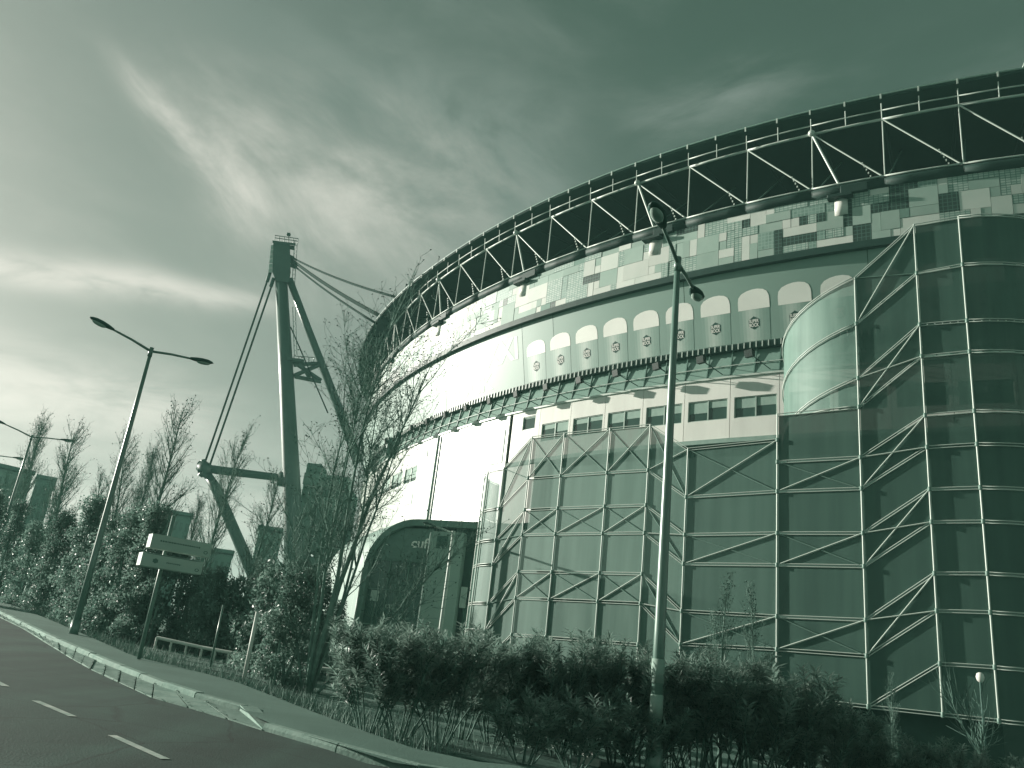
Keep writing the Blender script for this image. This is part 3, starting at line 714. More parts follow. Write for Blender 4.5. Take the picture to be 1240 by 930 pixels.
# helical inner rail of the rounded corner
# plinth and soffit below the mesh
def plinth(names, tw):
    P = [pp(n, 0) - SN * .9 for n in names]; V = []
    for p in P: V += [Vector((p.x, p.y, gz(p.x, p.y) - .5)), Vector((p.x, p.y, .36)), Vector((p.x, p.y, .36)) + SN * .95]
    mesh('plinth', V, [(3 * i + k, 3 * i + 3 + k, 3 * i + 4 + k, 3 * i + k + 1) for i in range(len(P) - 1) for k in (0, 1)], M('plinth_dark', .08, .8, .2), tw)
plinth(['P3', 'P4', 'P5', 'P6', 'P7', 'P8'], tower_l); plinth(['P8', 'A', 'B', 'C', 'D'], tower_r)
# small white lamp on the tower's foot
p = at(1187, 820, 31); m = MB(); m.tube([p + Vector((0, 0, -.16)), p + Vector((0, 0, -.1)), p, p + Vector((0, 0, .1)), p + Vector((0, 0, .14))], [.04, .10, .125, .10, .04], 12)
lamp0 = tag(m.build('globe_lamp', WHITE, smooth=True), 'small white globe lamp by the foot of the dark tower', 'lamp')
m = MB(); m.tube([p + Vector((0, 0, -.15)), ong(p)], .04, 8); m.build('lamp_stem', DARK, lamp0)

# ------------------------------------------------------------------ arched entrance canopy
can = thing('entrance_canopy', at(505, 790, 52), 'dark glazed arched entrance with cuf sign and ribbed pale vault', 'entrance')
cA, cB = at(440, 700, 53.5), at(566, 700, 50.5); ct = (cB - cA); ct.z = 0; cw_ = ct.length; ct.normalize(); cn = Vector((-ct.y, ct.x, 0))   # cn points away from camera
c_org = Vector((cA.x, cA.y, 0)); cz0 = gz(cA.x, cA.y) - .3
c_top = at(520, 631, 52).z
def cpt(u, z, d=0.): return c_org + ct * u + cn * d + Vector((0, 0, z))
rr = 3.3
out = [(0., cz0)] + [(rr - rr * math.cos(a), c_top - rr + rr * math.sin(a)) for a in [math.pi / 2 * i / 10 for i in range(11)]] + [(cw_ + 3., c_top), (cw_ + 3., cz0)]
inn = [(.35, cz0)] + [(.35 + (rr - .35) * (1 - math.cos(a)), c_top - .4 - (rr - .4) * (1 - math.sin(a))) for a in [math.pi / 2 * i / 10 for i in range(11)]] + [(cw_ + 3., c_top - .4), (cw_ + 3., cz0)]
n = len(out); V = [cpt(u, z, -.25) for u, z in out] + [cpt(u, z, -.25) for u, z in inn] + [cpt(u, z, .4) for u, z in inn]
mesh('arch_frame', V, [(i, i + 1, n + i + 1, n + i) for i in range(n - 1)] + [(n + i, n + i + 1, 2 * n + i + 1, 2 * n + i) for i in range(n - 1)], M('arch_frame', .24, .5, .3), can)
# vault going back to the left
vd = (Vector((math.sin(math.radians(-23)), math.cos(math.radians(-23)), 0)))
for j in range(8):
    d0, d1 = j * 1.3, (j + 1) * 1.3 - .05; V = []
    for i, (u, z) in enumerate(out[:-1]):
        for d in (d0, d1): V.append(cpt(u, z, -.2) + vd * d)
    mm = len(out) - 1
    mesh('vault_panel', V, [(2 * i, 2 * i + 1, 2 * i + 3, 2 * i + 2) for i in range(mm - 1)], M('vault_sheet', .30, .5, .4, .1, .6, var2=.06), can, smooth=True)
# glazing behind the frame
CG = M('entrance_glass', .13, .12, .5, .3, .3)
us = [.35, 1.7, 3.0, 4.3]; zs = [cz0, cz0 + 2.3, cz0 + 4.4, c_top - 2.6]
for u0, u1 in zip(us, us[1:]):
    for z0, z1 in zip(zs, zs[1:]):
        V = [cpt(u0 + .04, z0 + .04, .1), cpt(u1 - .04, z0 + .04, .1), cpt(u1 - .04, z1 - .04, .1), cpt(u0 + .04, z1 - .04, .1)]
        V += [v + cn * .04 for v in V]; mesh('glass_panel', V, [(0, 1, 2, 3), (7, 6, 5, 4), (0, 4, 5, 1), (1, 5, 6, 2), (2, 6, 7, 3), (3, 7, 4, 0)], CG, can)
for u in us[1:]: boxo('mullion', cpt(u, (cz0 + c_top - 2.6) / 2, .06), ct * .07, cn * .12, Vector((0, 0, c_top - 2.6 - cz0)), M('mullion', .22), can)
for z in zs[1:]: boxo('transom', cpt(2.3, z, .06), ct * 3.9, cn * .12, Vector((0, 0, .07)), M('mullion', .22), can)
V = [cpt(u, z, .3) for u, z in inn]; mesh('back_wall', V, [tuple(range(len(V)))], M('entrance_dark', .12, .6, .3), can)
V = [cpt(.5, c_top - 2.55, .0), cpt(4.3, c_top - 2.55, .0), cpt(4.3, c_top - .55, .0), cpt(2.4, c_top - .55, .0), cpt(1.2, c_top - 1.1, .0), cpt(.6, c_top - 2.0, .0)]
V += [v + cn * .1 for v in V]
mesh('fascia', V, [(0, 1, 2, 3, 4, 5), (11, 10, 9, 8, 7, 6)] + [(i, (i + 1) % 6, 6 + (i + 1) % 6, 6 + i) for i in range(6)], M('fascia_green', .20, .4, .4), can)
def put_text(name, s, org, ex, ez, wid, hei, mat, parent, depth=.03, nrm=None):
    cu = bpy.data.curves.new('t', 'FONT'); cu.body = s; cu.offset = .025; ob = bpy.data.objects.new('t', cu); col.objects.link(ob)
    bpy.context.view_layer.update(); me = bpy.data.meshes.new_from_object(ob.evaluated_get(bpy.context.evaluated_depsgraph_get())); bpy.data.objects.remove(ob)
    xs = [v.co.x for v in me.vertices]; ys = [v.co.y for v in me.vertices]; x0, x1, y0, y1 = min(xs), max(xs), min(ys), max(ys)
    V = [org + ex * (wid * (v.co.x - x0) / (x1 - x0)) + ez * (hei * (v.co.y - y0) / (y1 - y0)) for v in me.vertices]
    return mesh(name, V, [tuple(p.vertices) for p in me.polygons], mat, parent)
UZ = Vector((0, 0, 1))
SIGNT = M('sign_letter', .85, .5, .3)
put_text('sign_lettering', 'cuf', cpt(2.95, c_top - 1.75, -.03), ct, UZ, 1.15, .62, SIGNT, can)
put_text('sign_lettering', 'cuf', cpt(1.75, cz0 + 3.3, .08), ct, UZ, .7, .4, M('sign_letter_reflected', .5), can)  # faint reflection of the sign, painted as letters on the glass
boxo('grey_plate', cpt(.95, cz0 + 4.0, .05), ct * .55, cn * .04, UZ * .65, M('plate_pale', .5), can)  # plain pale and mid grey plates on the glazing
boxo('grey_plate', cpt(1.6, cz0 + 1.6, .05), ct * 1.2, cn * .04, UZ * 1.3, M('plate_mid', .28), can)
# solid side wall right of the glazing, with a hatch and door recesses
wz = c_top - .75
boxo('side_wall', cpt(5.5, (cz0 + wz) / 2, -.35), ct * 2.3, cn * .5, UZ * (wz - cz0), M('side_wall_grey', .36, .6, .3, .12, .5), can)
boxo('hatch', cpt(5.25, wz - .65, -.62), ct * .7, cn * .06, UZ * .75, M('hatch_dark', .12), can)
boxo('door_recess', cpt(7.3, cz0 + 2.2, -.2), ct * .6, cn * .1, UZ * 3.4, M('hatch_dark', .12), can)
boxo('notice', cpt(6.95, cz0 + 4.3, -.3), ct * .4, cn * .05, UZ * 1.2, M('plate_pale', .5), can)
m = MB(); m.tube([cpt(.02, cz0, -.32), cpt(.02, c_top - rr, -.32)], .045, 8); m.build('corner_trim', STEEL, can, True)

# ------------------------------------------------------------------ mast
YM = 106.; MK = YM / 80
def q(px, py, dy=0.): return aty(px, py, YM + dy)
def mbar(name, a, b, r, mat, parent, n=8): return bar(name, a, b, r * MK, mat, parent, n)
def mtube(m, P, r, n=6): m.tube(P, [v * MK for v in r] if isinstance(r, (list, tuple)) else r * MK, n)
CABLE = M('cable_sheath', .03, .9, .1)
mbase = q(353, 640); mast = thing('roof_mast', (mbase.x, mbase.y, gz(mbase.x, mbase.y)), 'tall leaning tubular mast with stay cables beside the stadium', 'mast')
m = MB(); P = [q(340.5, 338), q(348, 480), q(352.5, 575), q(355, 640), q(358, 730)]; mtube(m, P, [.62, .76, .86, .9, .95], 24); m.build('mast_shaft', MAST, mast, True)
# head: a tapered box, sun on its left cheek painted as pale ribs
def prism(name, px, mat, d0, d1, parent):
    V = [q(*p, d0) for p in px] + [q(*p, d1) for p in px]; k = len(px)
    return mesh(name, V, [tuple(range(k)), tuple(range(2 * k - 1, k - 1, -1))] + [(i, i + k, (i + 1) % k + k, (i + 1) % k) for i in range(k)], mat, parent)
prism('mast_head', [(331, 293), (351, 295), (352, 330), (350, 342), (334, 340), (330, 330)], MAST, -.9, .9, mast)
for i in range(6):
    y0 = 297 + i * 5.6; x0 = 328.2 - i * .55
    prism('lit_cheek_plate', [(x0, y0), (331, y0 - .3), (330.6, y0 + 5), (x0 - .5, y0 + 5)], STEEL, -.75, .75, mast)
prism('top_platform', [(330, 291), (358, 294.5), (358, 297.5), (330, 294)], MAST, -1.1, 1.1, mast)
prism('bracket_arm', [(351, 297), (356, 297.5), (356, 303), (351, 302)], MAST, -.4, .4, mast)
for dy in (-1.05, 1.05):
    for py0, py1 in ((285, 289), (288, 292)): mbar('handrail', q(333, py0, dy), q(361, py1, dy), .04, MAST, mast, 6)
    for i in range(6):
        x = 333 + 5.6 * i; mbar('handrail_post', q(x, 285 + .75 * i, dy), q(x - .6, 292.5 + .6 * i, dy), .04, MAST, mast, 6)
mbar('aerial', q(349.5, 283), q(348.5, 293), .05, DARK, mast, 6)
boxo('beacon', q(349.6, 284), Vector((.45, 0, 0)), Vector((0, .4, 0)), UZ * .4, DARK, mast)
# caged ladder, upper and lower flight
for a, b in (((358.5, 292), (360, 342)), ((356, 372), (358, 430))):
    for dx in (-1.6, 1.6): mbar('ladder_stile', q(a[0] + dx, a[1]), q(b[0] + dx - (0 if a[1] > 300 else 5), b[1] + (6 if a[1] < 300 else 0)), .035, STEEL_M, mast, 6)
    for i in range(11):
        f = i / 10; x = a[0] + (b[0] - a[0] - (0 if a[1] > 300 else 5)) * f; y = a[1] + (b[1] - a[1]) * f
        m = MB(); mtube(m, [q(x - 1.8, y, -.3), q(x - 1.8, y, .4), q(x, y, .8), q(x + 1.8, y, .4), q(x + 1.8, y, -.3)], .03, 5); m.build('ladder_hoop', STEEL_M, mast)
# raking strut and its cross bracing
m = MB(); mtube(m, [q(350.5, 338), q(372, 396, 1), q(411, 497, 3), q(434, 560, 4)], [.36, .40, .45, .45], 16); m.build('raking_strut', MAST, mast, True)
for a, b in (((355, 438), (389, 461)), ((356, 455), (386, 442)), ((356, 442), (384, 440)), ((357, 456), (388, 462)), ((362, 438), (375, 457))):
    mbar('cross_brace', q(*a), q(*b, 1.5), .22, MAST, mast)
for i in range(5): mbar('handrail_post', q(356 + 6 * i, 437.5 + .3 * i, -.5), q(356 + 6 * i, 431 + .5 * i, -.5), .04, MAST, mast, 6)
mbar('handrail', q(356, 431, -.5), q(381, 433, -.5), .04, MAST, mast, 6)
boxo('landing', q(359, 438), Vector((2.1, 0, 0)), Vector((0, 1.9, 0)), UZ * .33, MAST, mast)
# left outrigger: knuckle, strut to the mast, leg to the ground
kn = q(247, 568)
m = MB(); mtube(m, [q(243, 563), q(255, 572)], .62, 14); m.build('knuckle', MAST, mast, True)
for a, b in (((241, 560), (247, 566)), ((246, 557), (248, 566)), ((240, 570), (246, 569)), ((242, 577), (247, 570)), ((248, 578), (250, 571)), ((239, 565), (246, 567))): mbar('knuckle_lug', q(*a, -.3), q(*b, -.3), .26, MAST, mast)
m = MB(); mtube(m, [q(252, 567), q(262, 569), q(335, 578), q(343, 580)], [.36, .42, .36, .40], 14); m.build('outrigger_strut', MAST, mast, True)
m = MB(); mtube(m, [q(250, 573), q(262, 592), q(304, 690), q(314, 715)], [.40, .50, .56, .56], 14); m.build('outrigger_leg', MAST, mast, True)
m = MB(); mtube(m, [q(343, 573), q(341.5, 588)], .5, 12); m.build('strut_collar', MAST, mast, True)
def cable(a, b, r=.10, sag=.0, da=0., db=0.):
    A, B = (a if isinstance(a, Vector) else q(*a, da)), (b if isinstance(b, Vector) else q(*b, db)); n = 8; m = MB()
    mtube(m, [A.lerp(B, i / n) - UZ * (sag * 4 * (i / n) * (1 - i / n)) for i in range(n + 1)], r, 6); m.build('stay_cable', CABLE, mast, True)
cable((326.5, 331.7), (248.5, 559), .10, .1); cable((331.3, 339), (254.5, 562), .10, .1)
def roofpt(px, py, D): return at(px, py, D)
cable((352, 311), roofpt(488, 362, 78), .10, .5); cable((353, 313.5), roofpt(469, 386, 80), .10, .4); cable((353.5, 316), roofpt(470, 389, 80), .08, .4)
cable((354, 320), roofpt(456, 392, 82), .10, .3); cable((352, 396), (397, 500), .07)
for p in ((352.5, 312), (354, 317), (355.5, 322)): boxo('cable_socket', q(*p), Vector((.75, 0, -.33)), Vector((0, .5, 0)), Vector((.13, 0, .53)), DARK, mast)
mbar('socket', q(327, 330), q(323.5, 341), .2, DARK, mast); mbar('socket', q(331.5, 337), q(328, 347), .2, DARK, mast)
# concrete anchor building at the mast's foot
ab = thing('anchor_building', on(*aty(395, 690, 111)[:2]), 'dark concrete anchor block behind the foot of the mast', 'building')
def wbox(name, px0, py0, px1, py1, Y0, Y1, mat, parent):
    a, b = aty(px0, py1, Y0), aty(px1, py0, Y0); c = Vector(((a.x + b.x) / 2, (Y0 + Y1) / 2, (a.z + b.z) / 2))
    return boxo(name, c, Vector((abs(b.x - a.x), 0, 0)), Vector((0, Y1 - Y0, 0)), UZ * abs(b.z - a.z), mat, parent)
AN = M('anchor_concrete', .2, .8, .2, .2, .5)
wbox('pillar', 352, 560, 372, 760, 109, 113, AN, ab); wbox('beam', 366, 578, 424, 586, 108.5, 111, STEEL_M, ab); wbox('upper_storey', 372, 588, 424, 668, 110, 118, AN, ab)
wbox('lower_storey', 356, 676, 400, 770, 110, 118, AN, ab)
wbox('cantilever', 400, 655, 437, 668, 108, 111, STEEL_D, ab); wbox('opening', 385, 604, 412, 616, 109.9, 110.2, CONC, ab)

# ------------------------------------------------------------------ street lamps
def lamp_head(parent, base, tip, mat=DARK):
    d = (tip - base); L_ = d.length; d.normalize(); s = d.cross(UZ).normalized(); u = s.cross(d)
    prof = [(0, .06, .05), (.06, .08, .06), (.25, .13, .085), (.5, .165, .10), (.75, .155, .09), (.92, .09, .055), (1, .02, .015)]
    V = []; Fs = []; n = 12
    for f, w, h in prof:
        for k in range(n):
            a = 2 * math.pi * k / n; hh = h * (1.0 if math.sin(a) > 0 else .55); V.append(base + d * (L_ * f) + s * (w * math.cos(a)) + u * (hh * math.sin(a)))
    for i in range(len(prof) - 1):
        for k in range(n): Fs.append((i * n + k, i * n + (k + 1) % n, (i + 1) * n + (k + 1) % n, (i + 1) * n + k))
    Fs += [tuple(range(n - 1, -1, -1)), tuple(range((len(prof) - 1) * n, len(prof) * n))]
    h = mesh('lamp_head', V, Fs, mat, parent, smooth=True)
    V = []; c = base + d * (L_ * .58) - u * .045
    prof = [(1.0, 0.), (.9, .035), (.6, .06), (.2, .072)]
    for f, dz in prof:
        for k in range(n): a = 2 * math.pi * k / n; V.append(c + d * (L_ * .30 * f * math.cos(a)) + s * (.125 * f * math.sin(a)) - u * dz)
    Fs = [(i * n + k, i * n + (k + 1) % n, (i + 1) * n + (k + 1) % n, (i + 1) * n + k) for i in range(len(prof) - 1) for k in range(n)] + [tuple(range((len(prof) - 1) * n, len(prof) * n))]
    mesh('lamp_glass', V, Fs, M('lamp_bowl', .42, .2, .6, .1), h, smooth=True)
def street_lamp(base, H, arms, label, pr=(.10, .055), name='street_lamp', mat=None, bandage=False):
    """arms: list of (direction azimuth, length, rise)"""
    mat = mat or POLE
    t = thing(name, base, label, 'street lamp', 'street lamps')
    m = MB(); m.tube([base + UZ * (H * f) for f in (-.01, .25, .5, .75, 1)], [pr[0] + (pr[1] - pr[0]) * f for f in (0, .25, .5, .75, 1)], 16); m.build('pole', mat, t, True)
    m = MB(); m.tube([base, base + UZ * .5], pr[0] * 1.25, 16); m.build('pole_base', mat, t, True)
    top = base + UZ * H
    for azd, ln, rise in arms:
        d = Vector((math.sin(math.radians(azd)), math.cos(math.radians(azd)), rise / ln)); e = top + d * ln
        m = MB(); m.tube([top - UZ * .05, top + d * (ln * .5), e], [pr[1] * .75, pr[1] * .66, pr[1] * .58], 10); m.build('arm', mat, t, True)
        lamp_head(t, e - d * .05, e + d.normalized() * .78)
    m = MB(); m.tube([top - UZ * .25, top + UZ * .08], pr[1] * 1.25, 12); m.build('arm_collar', mat, t, True)
    if bandage:
        for z0, z1 in ((1.55, 1.95), (.98, 1.36)):
            m = MB(); r = pr[0] * .985 + .004; m.tube([base + UZ * z0, base + UZ * z1], [r, r * .995], 16); m.build('notice_sleeve', M('sleeve_paper', .36, .7, .2), t, True)
    return t
b1 = pol(11.57, 15.6); b1.z = gz(b1.x, b1.y); top1 = at(818, 316, 15.6)
street_lamp(b1, top1.z - b1.z, [(206.8, 1.22, .12), (25.5, 1.50, .12)], 'nearest tall double-headed lamp post in front of the mesh towers', (.115, .06), bandage=True)
b2 = on(*pol(-24.8, 29.6)[:2]); top2 = at(184, 424, 29.6)
street_lamp(b2, top2.z - b2.z, [(234, 1.35, .30), (54, 1.35, .12)], 'double-headed lamp post on the pavement left of the road sign', (.11, .06))
b3 = on(*pol(-29.95, 58)[:2]); top3 = at(42, 529, 58)
street_lamp(b3, top3.z - b3.z, [(234, 1.6, .35), (54, 1.6, .2)], 'farther double-headed lamp post before the leftmost trees', (.10, .06))
b4 = on(*pol(-32.2, 72)[:2]); b4.z = 1.0
street_lamp(b4, 10.2, [(54, 2.1, .2)], 'farthest lamp post cut off by the left edge', (.10, .06))
pt = at(549, 645, 44.85); b5 = on(pt.x, pt.y)
street_lamp(b5, pt.z - b5.z, [(-128, 1.25, .1)], 'slim single-armed lamp post in front of the dark entrance', (.115, .08), mat=STEEL)

# ------------------------------------------------------------------ direction sign
sb = gp(168, 798, .1); sg = thing('direction_sign', sb, 'pale two-board direction sign on a thin post by the pavement', 'sign')
Ds = math.hypot(sb.x, sb.y); ptop = at(206, 624, Ds)
m = MB(); m.tube([sb, Vector((sb.x, sb.y, ptop.z))], .05, 12); m.build('sign_post', STEEL_M, sg, True)
p2 = Vector((sb.x, sb.y, 0))
et = Vector((math.sin(math.radians(52)), math.cos(math.radians(52)), 0)); en = Vector((et.y, -et.x, 0))
SB = M('sign_board', .46, .5, .4, .06, 1.5)
SB_P = M('sign_print', .14, .6, .2)
zA1, zA0, zB1, zB0 = at(204, 651, Ds).z, at(202, 668, Ds).z, at(200, 674, Ds).z, at(196, 690, Ds).z
for k, (z1, z0, lft) in enumerate(((zA1, zA0, .50), (zB1, zB0, .62))):
    ww = 1.50; c = p2 + et * (ww / 2 - lft) + en * .21 + UZ * ((z0 + z1) / 2)
    bd = boxo('sign_board', c, et * ww, en * .32, UZ * (z1 - z0), SB, sg)
    f = lambda u, v, d=.166: c + et * (ww * (u - .5)) + UZ * ((z1 - z0) * (v - .5)) + en * d
    def rect(u0, u1, v0, v1, mat): mesh('sign_print', [f(u0, v0), f(u1, v0), f(u1, v1), f(u0, v1)], [(0, 1, 2, 3)], mat, sg)
    # faded lettering: a line of short dark strokes, as illegible as in the photograph
    u = .14 if k == 0 else .40
    rows = ((.52, .62, .14, .78),) if k == 0 else ((.42, .52, .40, .62),)
    for v0, v1, ua, ub in rows:
        u = ua
        while u < ub: w = rnd.uniform(.012, .03); rect(u, u + w, v0, v1, SB_P); u += w + .012
    if k == 1: rect(.05, .95, .93, .97, SB_P)
    ring_pts = [(.91 + .035 * math.cos(a), .30 + .12 * math.sin(a)) for a in [i * math.pi / 8 for i in range(16)]]
    ri = [(.91 + .023 * math.cos(a), .30 + .08 * math.sin(a)) for a in [i * math.pi / 8 for i in range(16)]]
    mesh('sign_roundel', [f(*p) for p in ring_pts] + [f(*p) for p in ri], [(i, (i + 1) % 16, 16 + (i + 1) % 16, 16 + i) for i in range(16)], SB_P, sg)
    if k == 1: mesh('sign_emblem', [f(.22 + .05 * math.cos(a) * (1 if i % 2 else .8), .48 + .2 * math.sin(a) * (1 if i % 2 else .8)) for i, a in enumerate([i * math.pi / 6 for i in range(12)])], [tuple(range(12))], M('emblem_print', .18), sg)

# ------------------------------------------------------------------ railing, posts, low wall, painted bays
rl = thing('metal_railing', gp(330, 815), 'white two-bar metal railing low behind the shrubs', 'railing')
RP = [at(190, 772, 29), at(245, 784, 28), at(294, 793, 27.2), at(385, 809, 26), at(425, 814, 25.6)]
RW = M('railing_white', .62, .5, .4)
for a, b in zip(RP, RP[1:]):
    bar('rail_bar', a, b, .05, RW, rl); bar('rail_bar', a - UZ * .42, b - UZ * .42, .05, RW, rl)
    n = 3
    for i in range(n): p = a.lerp(b, i / n); bar('rail_upright', p, Vector((p.x, p.y, gz(p.x, p.y))), .035, RW, rl)
wp0, wp1 = at(298, 809, 21.5), at(304, 740, 21.5)
tag(MB.build((lambda m: (m.tube([ong(wp0), Vector((wp0.x, wp0.y, wp1.z))], .045, 10), m)[1])(MB()), 'marker_post', RW, smooth=True), 'thin white post standing at the verge among shrubs', 'post')
wp0, wp1 = at(262, 772, 25), at(264, 732, 25)
tag(MB.build((lambda m: (m.tube([ong(wp0), Vector((wp0.x, wp0.y, wp1.z))], .03, 10), m)[1])(MB()), 'marker_post', POLE, smooth=True), 'thinner short post behind the verge, left of white post', 'post')
lw = thing('low_wall', on(*at(660, 817, 33)[:2]), 'low dark wall with pale coping behind the oleander hedge', 'wall')
WPt = [at(440, 795, 38), at(560, 806, 35), at(625, 812, 33), at(702, 822, 31), at(800, 834, 29.5)]
V = []; W2 = []
for p in WPt:
    g = gz(p.x, p.y); V += [Vector((p.x, p.y, g - .2)), Vector((p.x, p.y, p.z)), Vector((p.x, p.y, p.z)) - SN * .3]
    W2 += [p + SN * .05, p + SN * .05 + UZ * .1, p - SN * .35 + UZ * .1]
mesh('wall_body', V, [(3 * i + k, 3 * i + 3 + k, 3 * i + 4 + k, 3 * i + k + 1) for i in range(len(WPt) - 1) for k in (0, 1)], M('wall_dark', .10, .8, .2), lw)
mesh('coping', W2, [(3 * i + k, 3 * i + 3 + k, 3 * i + 4 + k, 3 * i + k + 1) for i in range(len(WPt) - 1) for k in (0, 1)], CONC_L, lw)
for i, (a, b) in enumerate((((706, 915), (722, 919)), ((702, 924), (726, 929)))):
    A, B = gp(*a), gp(*b); t = (B - A).normalized(); s = Vector((-t.y, t.x, 0))
    o = boxo('parking_stop', ong((A + B) / 2, .06), (B - A) * 1.0, s * .15, UZ * .12, RW, None)
    tag(o, ['white concrete parking stop beyond the shrubs, farther one', 'white concrete parking stop beyond the shrubs, nearer one'][i], 'parking stop', 'parking stops')

# ------------------------------------------------------------------ distant buildings
def tower_block(px, D, label, mat, win, wsx=9, wsy=14, name='apartment_building', depth=14, rot=0.):
    """px: left, right x and top, bottom y of the front"""
    x0, x1, yt, yb = px; a, b = at(x0, (yt + yb) / 2, D), at(x1, (yt + yb) / 2, D)
    zt = at((x0 + x1) / 2, yt, D).z; base = gz(a.x, a.y) - 2
    e = (b - a); e.z = 0; w = e.length; e.normalize(); 
    e = Matrix.Rotation(rot, 3, 'Z') @ e; n = Vector((e.y, -e.x, 0))
    t = thing(name, Vector((a.x, a.y, base)), label, 'building', 'buildings beyond the trees')
    c = a + e * (w / 2) - n * (depth / 2); c.z = (zt + base) / 2
    boxo('wall', c, e * w, n * depth, UZ * (zt - base), mat, t)
    boxo('roof', Vector((c.x, c.y, zt + .4)), e * (w + .4), n * (depth + .4), UZ * .6, M('roof_dark', .18), t)
    0 and boxo('roof_housing', Vector((c.x, c.y, zt + 2.)), e * (w * .35), n * (depth * .4), UZ * 2.6, mat, t)
    for i in range(wsx):
        for j in range(wsy):
            u = w * (i + .5) / wsx; z = zt - 2 - (zt - 4) * j / wsy
            boxo('window', Vector((a.x, a.y, 0)) + e * u + UZ * z + n * .02, e * (w / wsx * .5), n * .1, UZ * 1.5, win, t)
    return t
WD = M('far_window', .14, .3, .5)
FB = M('far_block', .36, .8, .2); FB2 = M('far_block_dark', .26, .8, .2)
tower_block((-30, 27, 566, 690), 150, 'apartment block at the far left edge, its sunlit face painted pale', FB, WD, 6, 9, rot=.25)  # lit face of the far left building, its brightness put into the colour
tower_block((27, 52, 578, 690), 165, 'dark slab standing for the shaded right face of the leftmost block', FB2, WD, 4, 9)  # shaded face of that same building, made as a separate darker block
tower_block((188, 224, 622, 700), 160, 'dark block with cornice behind the direction sign', FB2, WD, 5, 6)
tower_block((232, 276, 668, 730), 140, 'low wide block between sign and outrigger leg', FB2, WD, 6, 3)
tower_block((303, 334, 642, 730), 130, 'grey block just left of the mast foot', FB, WD, 4, 7)

# ------------------------------------------------------------------ vegetation
def rv(r): return Vector((r.gauss(0, 1), r.gauss(0, 1), r.gauss(0, 1))).normalized()
def leaf(m, p, d, n, L_, W):
    s = d.cross(n)
    if s.length < 1e-4: s = d.orthogonal()
    s.normalize(); u = s.cross(d); k = len(m.V)
    m.V += [tuple(p), tuple(p + d * (L_ * .45) + s * W + u * (W * .35)), tuple(p + d * L_), tuple(p + d * (L_ * .45) - s * W + u * (W * .35))]
    m.F += [(k, k + 1, k + 2), (k, k + 2, k + 3)]
def tree_copy(src, loc, rz, s, label, group=None, cat=None):
    r = src.copy(); col.objects.link(r); r.location = loc; r.rotation_euler = (0, 0, rz); r.scale = (s, s, s) if not isinstance(s, tuple) else s
    r['label'] = label
    if group: r['group'] = group
    for ch in list(src.children):
        c = ch.copy(); col.objects.link(c); c.parent = r
        for g2 in ch.children: d = g2.copy(); col.objects.link(d); d.parent = c
    return r
def wiggle(p, d, L_, n, r, amt, up=0.):
    P = [p]; d = d.normalized()
    for i in range(n):
        d = (d + rv(r) * amt + UZ * up).normalized(); P.append(P[-1] + d * (L_ / n))
    return P, d
class Proto: pass
def proto(name, label, cat, group, builder):
    """build a plant once at the origin (hidden nowhere: the first placement moves it)"""
    t = bpy.data.objects.new(name, None); col.objects.link(t); LOC[t.name] = Vector(); tag(t, label, cat, group); builder(t); t['_n'] = 0; return t
def place(pr, loc, rz, s, label):
    if pr['_n'] == 0:
        pr['_n'] = 1; pr.location = loc; pr.rotation_euler = (0, 0, rz); pr.scale = (s, s, s) if not isinstance(s, tuple) else s; pr['label'] = label; return pr
    c = tree_copy(pr, loc, rz, s, label); return c

def height_of(o): return max(v.co.z for c in o.children for v in c.data.vertices)
def poplar(seed, H, dense=1., spread=.5, rs=1.):
    r = random.Random(seed)
    def b(t):
        tr = MB(); cr = MB(); lv = MB()
        P, _ = wiggle(Vector((0, 0, -.1)), UZ, H, 12, r, .035, .05); tr.tube(P, [rs * (.11 * (1 - i / 12.5) + .012) for i in range(13)], 8)
        nb = int(46 * dense)
        for i in range(nb):
            f = .22 + .75 * (i + r.random()) / nb; j = min(11, int(f * 12)); p = P[j].lerp(P[j + 1], f * 12 - j)
            a = r.uniform(0, 2 * math.pi); out = Vector((math.cos(a), math.sin(a), 0)); d = (out * spread + UZ * .85)
            ln = H * (.10 + .22 * (1 - f)) * r.uniform(.7, 1.2)
            Q, e = wiggle(p, d, ln, 6, r, .10, .07); r0 = rs * (.020 * (1 - f) + .010); cr.tube(Q, [r0 * (1 - k / 7) + .004 * rs for k in range(7)], 4, False)
            for k in range(7):
                s = r.randint(1, 5); dd = (Q[s] - Q[s - 1]).normalized() + rv(r) * .55 + UZ * .25; S, _ = wiggle(Q[s], dd, ln * r.uniform(.25, .55), 4, r, .14, .06)
                cr.tube(S, [v * rs for v in (.008, .007, .006, .005, .0035)], 3, False)
                for w in range(2):
                    q_ = S[r.randint(1, 4)]; S2, _ = wiggle(q_, rv(r) + UZ * .8, ln * .18, 2, r, .15); cr.tube(S2, [v * rs for v in (.006, .005, .003)], 3, False)
                    if r.random() < .35: d_ = rv(r); leaf(lv, S2[-1], d_, rv(r), .09 * rs ** .5, .03 * rs ** .5)
        tr.build('trunk', BARK, t, True); cr.build('branches', BARK, t, kind='stuff'); lv.build('leaves', DRY, t, kind='stuff')
    return b
